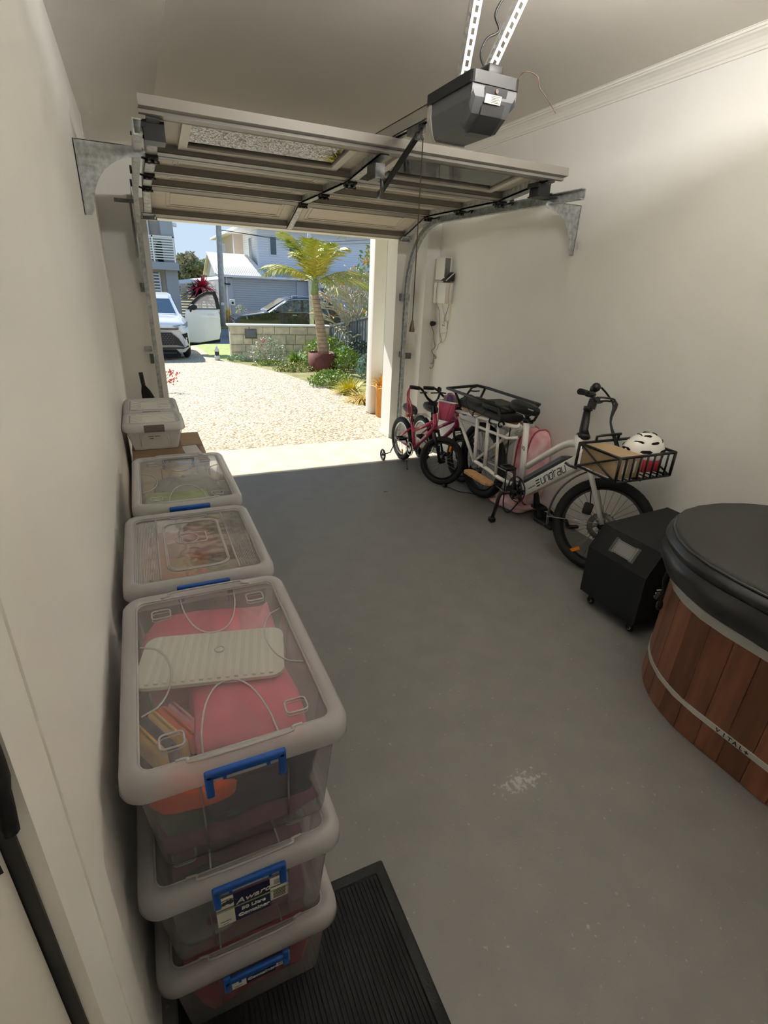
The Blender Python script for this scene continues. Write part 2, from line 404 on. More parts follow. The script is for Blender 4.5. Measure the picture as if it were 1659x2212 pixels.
# porch roof outside, over the drive side of the door
pr = MB().box((-3, YO, 2.36), (6.0, 6.62, 2.46)).box((-3, 6.52, 2.325), (6.0, 6.64, 2.5))
struct('trim_5', pr, 'trim_paint')

# the house door in the left wall, its lining and architrave
d1 = MB().box((XL-.05, -.44, .01), (XL-.004, .384, 2.055)); door1 = struct('door_1', d1, 'door_frame')
g = MB()
for z0, z1 in ((.12, 1.02), (1.12, 1.98)):
    for y0, y1 in ((-.32, -.3), (.25, .27)): g.box((XL-.006, y0, z0), (XL-.001, y1, z1))
    g.box((XL-.006, -.3, z0), (XL-.001, .27, z0+.02)).box((XL-.006, -.3, z1-.02), (XL-.001, .27, z1))
g.build('door_moulding', 'door_frame', door1)
hb = MB(); hb.rbox((XL-.006, .30, 1.15), (XL+.002, .362, 1.36), .008)
hb.tube(bez([(XL-.004, .35, 1.335), (XL+.012, .36, 1.32), (XL+.017, .37, 1.275), (XL+.016, .372, 1.22), (XL+.013, .37, 1.175)], 16), [.009]*12+[.007]*5, 10)
hb.build('door_handle', 'black', door1)
MB().box((XL-.04, .386, .0), (XL+.008, .3905, 2.07)).build('door_gap_strip', 'black', door1)  # black strip painting the shade of the gap between leaf and casing
tr = MB(); tr.box((XL-.03, .39, 0), (XL+.022, .552, 2.11)).box((XL-.01, .552, 0), (XL+.015, .572, 2.13)).box((XL-.005, .572, 0), (XL+.006, .683, 2.15))
tr.box((XL+.022, .47, 0), (XL+.0245, .478, 2.1))
tr.box((XL-.01, -.6, 2.06), (XL+.02, .572, 2.15)).box((XL-.01, -.6, 0), (XL+.02, -.46, 2.15))
struct('trim_6', tr, 'trim_paint')
# added fill lamp out of view; its shade keeps direct light off the floor
lm = thing('added_fill_lamp', (1.45, 1.2, ZC), 'added white tube lamp hung out of view to fill the garage with light', 'lamp')
MB().rbox((-.3, -.04, -.02), (.3, .04, 0), .008).build('base', 'white_plastic', lm)
for x in (-.3, .3): MB().tube([(x*.7, 0, -.01), (x, 0, -.30)], .006, 6).build('hanger_rod', 'steel', lm)
MB().loops([[V((x, y, z)) for y, z in ((-.10, -.32), (.10, -.32), (.13, -.295), (.126, -.292), (.098, -.314), (-.098, -.314), (-.126, -.292), (-.13, -.295))] for x in (-.46, .46)]).build('shade', 'white_plastic', lm)
em = mat('fill_tube', (255, 252, 246), .4); em.node_tree.nodes['Principled BSDF'].inputs['Emission Color'].default_value = (1, .97, .92, 1); em.node_tree.nodes['Principled BSDF'].inputs['Emission Strength'].default_value = 130
MB().tube([(-.43, 0, -.265), (.43, 0, -.265)], .018, 12).build('tube', 'fill_tube', lm)
for x in (-.44, .44): MB().rbox((x-.015, -.022, -.314), (x+.015, .022, -.24), .006).build('lamp_holder', 'white_plastic', lm)

# drive, verge and street
def ground(name, poly, m, dz=0., yz=None):
    """polygon cut into bands so that it follows the fall of the drive"""
    mb = MB(); mb.add([(x, y, gz(y)+dz) for x, y in poly], [tuple(range(len(poly)))]); mb.add([(x, y, gz(y)+dz-.3) for x, y in poly], [tuple(range(len(poly)))])
    n = len(poly)
    for i in range(n):
        a, b = poly[i], poly[(i+1) % n]; mb.add([(a[0], a[1], gz(a[1])+dz), (b[0], b[1], gz(b[1])+dz), (b[0], b[1], gz(b[1])+dz-.3), (a[0], a[1], gz(a[1])+dz-.3)], [(0, 1, 2, 3)])
    return mb
ED = bez([(2.90, 5.17), (2.93, 6.4), (2.99, 7.75), (2.98, 8.8), (2.9, 9.85), (2.75, 11.2), (2.45, 12.6), (2.08, 13.7), (1.86, 14.6), (1.8, 16), (1.9, 20.4)], 30) if False else [(2.90, 5.17), (2.93, 6.4), (2.99, 7.75), (2.98, 8.8), (2.9, 9.85), (2.75, 11.2), (2.45, 12.6), (2.1, 13.6), (1.84, 14.6), (1.72, 16), (1.7, 20.6)]
struct('trim_7', ground('drive', [(-3.2, 5.17)] + ED + [(-3.2, 20.6)], 'pebbles'), 'pebbles')
tag(bpy.data.objects['trim_7'], 'pebble concrete drive sloping down from the garage to the street')
struct('trim_8', ground('bed', ED[:9] + [(9.5, 14.6), (9.5, 5.17)], 'soil', -.012), 'soil')
struct('trim_9', ground('lawn', [(1.6, 14.6), (1.6, 20.6), (12, 20.6), (12, 14.6)], 'grass', -.02), 'grass')
struct('trim_10', ground('left bed', [(-3.2, 5.17), (-3.2, 20.6), (-14, 20.6), (-14, 5.17)], 'grass', 0), 'grass')
struct('trim_11', MB().box((-90, 20.6, -1.0), (90, 27.4, -.69)), 'asphalt')
struct('trim_12', MB().box((-90, 27.4, -1.0), (90, 140, -.62)), 'soil')
struct('trim_13', MB().box((-2.4, 27.4, -.9), (1.2, 34.0, -.6)).box((4.4, 27.4, -.9), (10.2, 34.0, -.6)), 'concrete')

# ================================================================ SECTIONAL DOOR, TRACKS, OPENER
DL, DR = .145, 2.435
PTS = [V((0, 4.93, 2.012)), V((0, 4.47, 2.165)), V((0, 3.95, 2.168)), V((0, 3.43, 2.172)), V((0, 2.90, 2.235))]
gd = thing('garage_door', (DL, 4.93, 2.012), 'open white sectional garage door of four panels hanging under the ceiling', 'garage door')
def secframe(i):
    a, b = PTS[i], PTS[i+1]; s = (b-a); L = s.length; s.normalize(); n = V((1, 0, 0)).cross(s)
    if n.z < 0: n = -n
    return a, s, n, L
def sb(mb, i, x0, x1, s0, s1, n0, n1):
    """box in the frame of door section i: across, along, out of the room"""
    a, s, n, L = secframe(i)
    vs = [V((x, a.y, a.z)) + s*q + n*h for x in (x0, x1) for q in (s0, s1) for h in (n0, n1)]
    return mb.add(vs, [(0, 1, 3, 2), (4, 6, 7, 5), (0, 4, 5, 1), (2, 3, 7, 6), (0, 2, 6, 4), (1, 5, 7, 3)])
CX = (DL+DR)/2
for i in range(4):
    a, s, n, L = secframe(i); g = .004
    if i < 3:
        p = MB(); sb(p, i, DL, DR, g, L-g, .040, .050); p = p.build('section_panel', 'door_skin', gd, True)
        e = MB()                                           # pressed outline of the two panels of the section
        for x0, x1 in ((DL+.16, CX-.1), (CX+.1, DR-.16)):
            for k in (0, .028):
                y0, y1 = .12+k, L-.12-k; u0, u1 = x0+k, x1-k
                sb(e, i, u0, u1, y0, y0+.007, .036, .041); sb(e, i, u0, u1, y1-.007, y1, .036, .041)
                sb(e, i, u0, u0+.007, y0, y1, .036, .041); sb(e, i, u1-.007, u1, y0, y1, .036, .041)
        e.build('pressed_moulding', 'door_skin', p, True)
    else:
        p = MB(); sb(p, i, DL, DL+.17, g, L-g, .04, .05); sb(p, i, DR-.17, DR, g, L-g, .04, .05); sb(p, i, CX-.13, CX+.13, g, L-g, .04, .05)
        sb(p, i, DL, DR, g, .085, .04, .05); sb(p, i, DL, DR, L-.085, L-g, .04, .05)
        p = p.build('section_panel', 'door_skin', gd, True)
        for x0, x1 in ((DL+.17, CX-.13), (CX+.13, DR-.17)):
            f = MB(); t = .03
            sb(f, i, x0-.012, x1+.012, .085-.012, .085+t, .022, .045); sb(f, i, x0-.012, x1+.012, L-.085-t, L-.085+.012, .022, .045)
            sb(f, i, x0-.012, x0+t, .085+t, L-.085-t, .022, .045); sb(f, i, x1-t, x1+.012, .085+t, L-.085-t, .022, .045)
            f = f.build('window_frame', 'door_frame', gd, True)
            q = MB(); sb(q, i, x0+t-.004, x1-t+.004, .085+t-.004, L-.085-t+.004, .034, .0395); q.build('window_pane', 'glass', f, True)
    r = MB()
    for q0 in (g, L-.058-g if i < 3 else L-.05):           # rolled edge rails of each section
        sb(r, i, DL, DR, q0, q0+.012, .0, .04); sb(r, i, DL, DR, q0+.045, q0+.058, .006, .04); sb(r, i, DL, DR, q0, q0+.058, .0, .004)
    if i == 3: sb(r, i, DL-.03, DR+.03, L, L+.022, -.006, .05); sb(r, i, DL-.03, DR+.03, L+.022, L+.06, .008, .05)
    if i == 0: sb(r, i, DL, DR, -.018, g, .004, .046)
    r.build('edge_rail', 'door_rail', gd, True)
    for x0, x1, nm in ((DL, DL+.055, 'end_stile'), (DR-.055, DR, 'end_stile'), (CX-.024, CX+.024, 'centre_stile')):
        if i == 3 and nm == 'centre_stile': x0, x1 = CX-.024, CX+.024
        q = MB(); sb(q, i, x0, x1, .02, L-.02, -.008, .004); sb(q, i, x0, x0+.004, .02, L-.02, -.008, .04); sb(q, i, x1-.004, x1, .02, L-.02, -.008, .04)
        q.build(nm, 'galv', gd, True)
# hinges with rollers at the joints
for i in (1, 2, 3):
    a, s, n, L = secframe(i)
    for x, d in ((DL+.03, -1), (DR-.03, 1), (CX, 0)):
        h = MB(); sb(h, i, x-.03, x+.03, -.042, -.006, -.020, -.008); sb(h, i, x-.03, x+.03, .006, .042, -.020, -.008)
        for k in (-.022, .010): sb(h, i, x+k, x+k+.012, -.03, .03, -.034, -.008)
        h.tube([V((x-.036, a.y, a.z))-n*.03, V((x+.036, a.y, a.z))-n*.03], .008, 8)
        h = h.build('hinge', 'black', gd, True)
        if d: MB().tube([V((x, a.y, a.z-.026)), V((x+d*.085, a.y, a.z-.004)), V((x+d*.1, a.y, a.z+.005))], .006, 8).lathe([(.005, -.006), (.022, -.006), (.022, .006), (.005, .006)], (x+d*.1, a.y, a.z+.006), 0, 14).build('roller', 'dark_grey', h, True)
for x, d in ((DL+.03, -1), (DR-.03, 1)):                   # top roller carriers and bottom brackets
    b = MB(); b.box((x-.045, 2.97, 2.155), (x+.045, 2.977, 2.23)).box((x-.045, 3.05, 2.155), (x+.045, 3.057, 2.22)).box((x-.045, 2.96, 2.15), (x+.06*max(d, 0)+.045, 3.07, 2.157)).box((x-.06, 2.965, 2.20), (x-.04, 3.065, 2.225))
    b.tube([(x, 3.01, 2.165), (x+d*.1, 3.01, 2.178)], .008, 8)
    b.build('top_bracket', 'black', gd, True)
    b = MB(); sb(b, 0, x-.05, x+.05, .0, .09, -.014, -.008); sb(b, 0, x-.05, x-.044, .0, .08, -.03, -.008); sb(b, 0, x+.04, x+.05, .0, .08, -.03, -.008); sb(b, 0, x-.06, x+.06, .02, .034, -.034, -.014)
    b.build('bottom_bracket', 'galv', gd, True)
# door bracket for the opener arm
b = MB(); b.box((CX-.025, 2.98, 2.13), (CX+.03, 3.10, 2.20)); b.tube(bez([(CX+.02, 3.0, 2.15), (CX+.02, 2.99, 2.10), (CX+.03, 3.02, 2.06), (CX+.035, 3.06, 2.055), (CX+.04, 3.085, 2.08)], 14), .011, 8)
b.build('arm_bracket', 'galv_dark', gd, True)

# tracks: a C channel swept through a path in the y-z plane
def track(name, x, face, label):
    t = thing(name, (x, 2.74, 2.14), label, 'rail', 'galvanised door tracks')
    P = [V((x, 2.74, 2.152)), V((x, 4.42, 2.152))]
    for k in range(1, 11):
        a = PI/2*k/10; P.append(V((x, 4.42+.60*math.sin(a), 1.552+.60*math.cos(a))))
    P.append(V((x, 5.03, .02)))
    prof = [(-.5, 0), (-.5, 1), (.5, 1), (.5, 0), (.42, 0), (.42, .86), (-.42, .86), (-.42, 0)]; W_, D_ = .056, .034
    L = []
    for k, p in enumerate(P):
        a = P[max(k-1, 0)]; b = P[min(k+1, len(P)-1)]; tg = (b-a).normalized(); nn = V((1, 0, 0)).cross(tg)
        L.append([p + nn*(q*W_) + V((face*(h-.5)*D_, 0, 0)) for q, h in prof])
    MB().loops(L).build('channel', 'galv', t, True)
    if face > 0:     # flat angle bracing the track to the jamb
        MB().box((x+face*.018, 5.0, .9), (x+face*.09, 5.02, .96)).box((x+face*.012, 5.0, .9), (x+face*.018, 5.138, .96)).build('jamb_bracket', 'galv_dark', t, True)
    for z in (.92, 1.5) if face < 0 else (1.5, ):
        MB().box((x-.02, 5.045, z-.035), (x+.05*face, 5.138, z+.035)).build('jamb_bracket', 'galv_dark', t, True)
    m = MB().box((x+face*.02, 4.72, 2.122), (x+face*.06, 5.138, 2.126)).box((x+face*.022, 4.72, 2.122), (x+face*.026, 5.138, 2.18))
    m.box((x-.03, 4.98, 1.5), (x-.026, 5.138, 2.0)) if face < 0 else None
    m.build('corner_angle', 'galv', t, True)
    if face < 0:     # flag plate and lock at the left side
        MB().box((x-.045, 4.955, 1.72), (x-.03, 5.06, 2.12)).box((x-.15, 4.96, 2.10), (x+.0, 4.99, 2.125)).build('flag_plate', 'galv_dark', t, True)
        MB().rbox((x-.085, 5.045, .985), (x-.025, 5.06, 1.03), .008).build('lock_catch', 'galv', t, True)
    return t
track('door_track', .098, -1, 'galvanised door track at the left side of the doorway')
track('door_track', 2.512, 1, 'galvanised door track at the right side of the doorway')

def gusset(name, xw, d, y, label):
    """curved galvanised plate from the wall to the track"""
    t = thing(name, (xw, y, 2.0), label, 'bracket', 'curved track brackets'); zt, zb, r = 2.142, 1.845, .285
    poly = [(0, zt), (r, zt), (r+.012, zt-.018), (r-.012, zt-.042)]
    for k in range(1, 10):
        a = PI/2*k/10; poly.append((.048+(r-.062)*(1-math.sin(a)), zb+.03+(zt-.042-zb-.03)*math.cos(a)**1.0))
    poly += [(.042, zb+.02), (.03, zb), (.0, zb)]
    pp = [V((xw+d*a, y, z)) for a, z in poly]
    MB().prism(pp, (0, .004, 0)).build('plate', 'galv', t, True)
    f = MB().box((xw, y, zb), (xw+d*.004, y+.03, zt)).box((xw+d*.005, y, zt-.003), (xw+d*.2, y+.03, zt))
    f.build('flange', 'galv', t, True)
    for z in (zt-.05, zb+.06): MB().lathe([(.007, 0), (.007, .008)] if d > 0 else [(.007, -.008), (.007, 0)], (xw, y+.018, z), 0, 6).build('bolt', 'steel', t, True)
gusset('track_bracket', XL, 1, 3.08, 'curved galvanised bracket carrying the left door track')
gusset('track_bracket', XR, -1, 3.02, 'curved galvanised bracket carrying the right door track')

# ceiling opener
RX = 1.335
op = thing('garage_door_opener', (RX, 2.2, 2.3), 'grey and black motor unit of the door opener under the ceiling', 'door opener')
def sec(y, z0, z1, wt, wb, r=.02):
    return [V((RX-wt, y, z1)), V((RX+wt, y, z1)), V((RX+wt, y, z1-.05)), V((RX+wb+.012, y, z0+.02)), V((RX+wb, y, z0)), V((RX-wb, y, z0)), V((RX-wb-.012, y, z0+.02)), V((RX-wt, y, z1-.05))]
m = MB().loops([sec(2.372, 2.225, 2.305, .088, .055), sec(2.36, 2.195, 2.305, .098, .07), sec(2.33, 2.178, 2.305, .1, .075), sec(2.10, 2.176, 2.305, .1, .075), sec(2.045, 2.215, 2.305, .1, .08), sec(2.02, 2.262, 2.305, .1, .085)])
m.build('housing', 'opener_grey', op, True)
MB().loops([rrect(RX-.108, 2.012, RX+.108, 2.372, .02, z) for z in (2.300, 2.338)]).build('top_cover', 'black', op, True)
MB().loops([sec(2.386, 2.222, 2.300, .085, .05), sec(2.362, 2.186, 2.300, .102, .073), sec(2.338, 2.173, 2.300, .104, .078), sec(2.326, 2.173, 2.300, .104, .078)]).build('lamp_lens', 'light_grey', op, True)
R_ = [V((-.045, 2.016, 2.30)), V((.055, 2.016, 2.30)), V((.055, 2.040, 2.216)), V((.055, 2.10, 2.172)), V((.03, 2.16, 2.1725)), V((-.035, 2.16, 2.1725)), V((-.045, 2.10, 2.172)), V((-.045, 2.040, 2.216))]
q = V((0, -.0035, -.003)); rp = MB(); P0 = [V((RX, 0, 0))+p+q for p in R_]; rp.add(P0, [(0, 1, 2, 7), (7, 2, 3, 6), (6, 3, 4, 5)]); rp.build('rear_panel', 'dark_grey', op, True)
fr = frame((RX-.012, 2.0185, 2.258), (1, 0, 0), (0, -.28, 1))
pl = MB().add([fr @ V((x, y, .002)) for x, y in ((-.03, -.011), (.042, -.011), (.042, .016), (-.03, .016))], [(0, 1, 2, 3)]); lb = pl.build('rating_label', 'paper', op, True)
ln = MB()
for k in range(5): ln.box((-.002, -.007+.0045*k, .0022), (.036-.006*(k % 2), -.0055+.0045*k, .0026), fr)
tag(ln.build('label_print', 'dark_grey', lb, True), kind='stuff')
MB().lathe([(.007, -.004), (.007, .0)], (RX+.005, 2.0145, 2.285), 1, 12).build('learn_button', 'brown', op, True)
MB().rbox((RX-.03, 2.03, 2.338), (RX+.035, 2.13, 2.372), .006).build('terminal_box', 'black', op, True)
MB().rbox((RX-.034, 2.12, 2.338), (RX+.034, 2.2, 2.368), .004).build('mount_plate', 'galv', op, True)
# rail: C channel open below, running to the lintel
rl = MB().box((RX-.026, 2.36, 2.352), (RX+.026, 5.13, 2.356)).box((RX-.026, 2.36, 2.30), (RX-.023, 5.13, 2.356)).box((RX+.023, 2.36, 2.30), (RX+.026, 5.13, 2.356)).box((RX-.026, 2.36, 2.30), (RX-.010, 5.13, 2.303)).box((RX+.010, 2.36, 2.30), (RX+.026, 5.13, 2.303))
rl.build('rail', 'steel', op, True)
MB().box((RX-.007, 2.37, 2.306), (RX+.007, 5.1, 2.326)).build('drive_belt', 'black', op, True)
t = MB().box((RX-.02, 2.60, 2.272), (RX+.02, 2.72, 2.304)).box((RX-.012, 2.62, 2.248), (RX+.012, 2.65, 2.275)); t.tube(bez([(RX, 2.60, 2.285), (RX-.012, 2.585, 2.262), (RX-.004, 2.575, 2.235)], 8), .006, 6)
t.build('trolley', 'galv_dark', op, True)
MB().prism([V((RX-.013, 2.635, 2.26)), V((RX+.013, 2.635, 2.26)), V((RX+.013, 3.06, 2.072)), V((RX-.013, 3.06, 2.072))], (0, .006, .012)).build('arm', 'black', op, True)
# perforated hangers up to the ceiling
def hanger(x0, y0, z0, x1, y1, z1):
    a, b = V((x0, y0, z0)), V((x1, y1, z1)); u = (b-a); L = u.length; u.normalize(); s1 = V((1, 0, 0)); s1 = (s1-u*s1.dot(u)).normalized(); s2 = u.cross(s1)
    h = MB(); W_ = .036; n = int(L/.03)
    for sx in (s1, s2):
        for k in range(n):                       # slotted strap: side strips and bridges between the holes
            t0, t1 = L*k/n, L*(k+1)/n
            for w0, w1, q0, q1 in ((0, .011, t0, t1), (.025, W_, t0, t1), (.011, .025, t1-.012, t1)):
                v = [a+u*q0+sx*w0, a+u*q1+sx*w0, a+u*q1+sx*w1, a+u*q0+sx*w1]; h.add(v, [(0, 1, 2, 3)])
    return h.build('hanger', 'galv', op, True)
hanger(RX-.058, 2.19, 2.335, RX-.075, 2.06, 2.74)
hanger(RX+.03, 2.19, 2.335, RX+.185, 2.10, 2.74)
MB().box((RX-.06, 2.185, 2.33), (RX+.05, 2.20, 2.375)).build('cross_plate', 'galv', op, True)
MB().lathe([(.013, -.006), (.013, 0)], (RX-.045, 2.185, 2.352), 1, 14).build('bolt', 'dark_grey', op, True)
MB().tube(bez([(RX+.0, 2.1, 2.372), (RX-.015, 2.12, 2.42), (RX+.005, 2.12, 2.47), (RX+.05, 2.11, 2.5), (RX+.02, 2.1, 2.54), (RX+.05, 2.08, 2.6), (RX+.1, 2.08, 2.66), (RX+.16, 2.09, 2.735)], 40), .0045, 6).build('power_cord', 'black', op, True)
MB().tube(bez([(RX+.09, 2.02, 2.335), (RX+.10, 1.98, 2.352), (RX+.135, 1.95, 2.335), (RX+.15, 1.95, 2.305), (RX+.175, 1.945, 2.285), (RX+.2, 1.93, 2.255), (RX+.22, 1.92, 2.23)], 30), .0017, 5).build('aerial_wire', 'brown', op, True)
rc = MB().tube([(RX-.004, 2.575, 2.24), (RX-.002, 2.572, 1.435)], .0028, 6); cord = rc.build('release_cord', 'brown', op, True)
MB().lathe([(.007, 0), (.017, -.052), (.017, -.056), (.009, -.056)], (RX-.002, 2.572, 1.437), 2, 4).build('pull_handle', 'brown', cord, True)

# ================================================================ STORAGE TUBS ALONG THE LEFT WALL
def make_tub(name, loc, W, L, H, lid, label, latch='blue_plastic', clear='tub_lid_clear', body='tub_body', rz=0., group=None, sticker=None, drop=0.):
    t = thing(name, loc, label, 'storage tub', group, rz); w, l = W/2, L/2; zt = H-.012
    def lp(ins, z, r=.045): return rrect(-w+ins, -l+ins, w-ins, l-ins, max(r-ins*.6, .012), z, 6)
    MB().loops([lp(.060, .012), lp(.052, .0), lp(.046, .004), lp(.042, .02), lp(.020, H-.03), lp(.018, H-.012)], True, False, sm=True).build('tub_body', body, t, fix=False)
    r = MB()
    for s in (-1, 1):                                   # ribs either side of the latch recess, front and back
        for x in (-.078, .078):
            r.tube([(x, s*(l-.0405), .025), (x, s*(l-.0185), H-.06)], .0022, 5)
        for y in (-l*.45, l*.45): r.tube([(s*(w-.0405), y, .025), (s*(w-.0185), y, H-.06)], .0022, 5)
    tag(r.build('body_rib', body, t), kind='stuff')
    rim = MB().loops([lp(.006, H-.047), lp(.0, H-.04), lp(.003, H-.012), lp(.012, H-.002), lp(.02, H), lp(.030, H-.001), lp(.036, H-.012)], False, False, sm=True)
    rim.build('lid_rim', 'tub_lid' if body != 'tub_white' else body, t, fix=False)
    pin = .034
    MB().add(lp(pin, zt), [tuple(range(len(lp(pin, zt))))]).build('lid_panel', clear, t)
    rb = MB(); zr = zt+.0012; q = .0021
    rb.tube(rrect(-w+.0345, -l+.0345, w-.0345, l-.0345, .02, H-.006, 4), .0022, 5, closed=True)
    if lid == 'arcs':
        iw, il = w-.04, l-.04
        for s in (-1, 1):
            rb.tube([(s*(iw-(.36*iw)*math.sqrt(max(0, 1-(k/8)**2))), .42*il*k/8+.02*s, zr) for k in range(-8, 9)], q, 5)
            U = [(-.066, s*il, zr), (-.062, s*il*.78, zr), (-.048, s*il*.54, zr), (-.026, s*il*.38, zr), (0, s*il*.34, zr), (.026, s*il*.38, zr), (.048, s*il*.54, zr), (.062, s*il*.78, zr), (.066, s*il, zr)]
            rb.tube(bez(U, 20), q, 5)
            for sx in (-1, 1):
                cx, cy = sx*iw*.70, s*il*.80
                rb.tube(rrect(cx-.021, cy-.017, cx+.021, cy+.017, .008, zr, 3), q, 5, closed=True)
                rb.tube(rrect(cx-.021, cy-.017, cx+.021, cy+.017, .008, zr-.008, 3), q*.7, 5, closed=True)
        rb.torus((0, .02, zr), .01, .002, 12, 5, 2)
        for s in (-1, 1):                               # raised step of the rim over the latches
            rb.tube(bez([(-.11, s*(l-.034), H-.002), (-.09, s*(l-.03), H+.001), (-.078, s*(l-.02), H+.002), (.078, s*(l-.02), H+.002), (.09, s*(l-.03), H+.001), (.11, s*(l-.034), H-.002)], 20), .0028, 5)
    elif lid == 'panel':
        rb.tube(rrect(-w*.42, -l*.66, w*.42, l*.66, .035, zr, 4), .0028, 5, closed=True)
        rb.tube(rrect(-w*.40, -l*.63, w*.40, l*.63, .032, zr, 4), .0016, 5, closed=True)
        for x in (-w*.52, w*.52): rb.tube([(x, -l+.05, zr), (x, l-.05, zr)], .003, 5)
        rb.tube(rrect(-.04, .0, .04, .07, .012, zr, 3), q, 5, closed=True); rb.torus((-.02, .035, zr), .035, .0016, 16, 5, 2)
        rb.tube(rrect(-.06, l*.80, .06, l*.88, .006, zr, 2), q, 5, closed=True)
        for s in (-1, 1):
            for k in range(14): x = s*(w*.55+k*.0046); rb.tube([(x, -l+.055, zr), (x, l-.055, zr)], .0009, 4)
    elif lid == 'lines':
        n = 9
        for k in range(n): y = -l+.05+(L-.1)*k/(n-1); rb.box((-w+.045, y-.004, zt), (w-.045, y+.004, zt+.005))
        rb.box((-w*.35, -l*.5, zt+.001), (w*.25, l*.35, zt+.006))
    tag(rb.build('lid_rib', 'tub_lid' if lid != 'lines' else 'white_plastic', t), kind='stuff')
    for s in (-1, 1):
        y = s*(l+.001)
        if latch == 'blue_plastic':
            d = drop if s < 0 else 0.
            m = MB().rbox((-.070, min(y-.004, y+.006), H-.030-d), (.070, max(y-.004, y+.008), H-.012-d), .004)
            for x in (-.070, .056): m.rbox((x, min(y-.004, y+.005), H-.072-d*.6), (x+.014, max(y-.004, y+.005), H-.018-d*.6), .003)
            for x in (-.04, .035): m.box((x, y-.003, H-.036-d), (x+.006, y+.003, H-.03-d))
            m.build('latch', latch, t)
        else:
            MB().rbox((-.052, min(y-.004, y+.008*s), H-.045), (.052, max(y-.004, y+.008*s), H-.006), .004).build('latch', latch, t)
    if sticker: sticker(t, w, l, H)
    return t
def sticker50(full):
    def f(t, w, l, H):
        """paper product label stuck on the front of the tub"""
        za, zb = (H-.088, H-.196) if full else (H-.105, H-.175); x0, x1 = (-.068, .078) if full else (-.055, .078)
        ins = lambda z: -l+.0425-.0225*(z-.02)/(H-.05)-.0016
        c = (x0+x1)/2; zc = (za+zb)/2; fr = frame((c, ins(zc), zc), (1, 0, 0), (0, ins(za)-ins(zb), za-zb)); h = (za-zb)/2; hw = (x1-x0)/2
        a, b = -hw*.52, hw*.48
        p = MB().box((a, -h, 0), (b, h, .0005), fr).build('label', 'navy', t)
        for u0, u1, v0, v1 in ((-hw, a, -h, h*.12), (-hw, a, h*.22, h), (b, hw, -h*.62, h*.28), (b, hw, h*.38, h)):
            MB().box((u0, v0, 0), (u1, v1, .0005), fr).build('label_paper', 'paper', p)
        if full: text_mesh('label_text', 'Award', .026, 'cream_text', fr @ M.Translation((.0, h*.42, .001)) @ M.Rotation(.10, 4, 'Z'), p, shear=.35); MB().box((-hw, h*.03, .0006), (hw, h*.12, .0009), fr).build('label_band', 'green_soft', p)
        text_mesh('label_text', '50 Litre', .0155, 'cream_text', fr @ M.Translation((-.0, -h*.24 if full else h*.3, .001)), p, bold=.0006)
        text_mesh('label_text', 'Container', .0155, 'cream_text', fr @ M.Translation((-.0, -h*.66 if full else -h*.45, .001)), p, bold=.0006)
        k = MB()
        for i in range(6): k.box((b+.006, -h*.5+.006*i, .0006), (hw-.006, -h*.5+.006*i+.003, .0009), fr)
        for i in range(4): k.box((b+.008, h*.5+.005*i, .0006), (hw-.004-.005*(i % 2), h*.5+.005*i+.0015, .0009), fr)
        k.box((-hw+.005, -h*.72, .0006), (a-.008, -h*.68, .0009), fr).box((-hw+.005, -h*.9, .0006), (a-.014, -h*.88, .0009), fr)
        if full:
            k.add([fr @ V((-hw+.010+x*.026, h*.38+z*.022, .0008)) for x, z in ((0, .4), (.15, .75), (.4, .8), (.5, 1), (.62, .8), (.75, 1), (1, .55), (.9, .2), (.7, .05), (.5, .3), (.2, .15), (.05, .2))], [tuple(range(12))])
            k.tube([fr @ V((-hw+.022+.019*math.cos(q), h*.48+.019*math.sin(q), .0008)) for q in [.4+2.3*i/10 for i in range(11)]], .0009, 4)
        tag(k.build('label_print', 'dark_grey', p), kind='stuff')
    return f
def soft(name, label, cat, c, size, m, seed=1, p=.55, amp=.06, rz=0., group=None, rx=0.):
    """folded cloth or filled shape: a lumpy rounded box standing at the base point"""
    rnd = random.Random(seed); ph = [rnd.uniform(0, 6.28) for _ in range(6)]; L = []
    R = M.Rotation(rx, 3, 'X')
    def sp(v): return math.copysign(abs(v)**p, v)
    for k in range(13):
        th = -PI/2+PI*(k+.02)/12.04; l = []
        for i in range(24):
            a = 2*PI*i/24; q = V((sp(math.cos(th))*sp(math.cos(a)), sp(math.cos(th))*sp(math.sin(a)), sp(math.sin(th))))
            d = 1+amp*(math.sin(5*a+ph[0]+2*th)+math.sin(3*th*2+ph[1]+a*2)+.6*math.sin(9*a+ph[2]))
            l.append(R @ V((q.x*size[0]/2*d, q.y*size[1]/2*d, q.z*size[2]/2*(1+amp*math.sin(4*a+ph[3])*math.cos(th)))) )
        L.append(l)
    mb = MB().loops(L, sm=True); z0 = min(v.z for v in mb.v)
    for v in mb.v: v.z -= z0
    o = mb.build(name, m); o.matrix_basis = M.Translation(V(c)) @ M.Rotation(rz, 4, 'Z')
    return tag(o, label, cat, group)

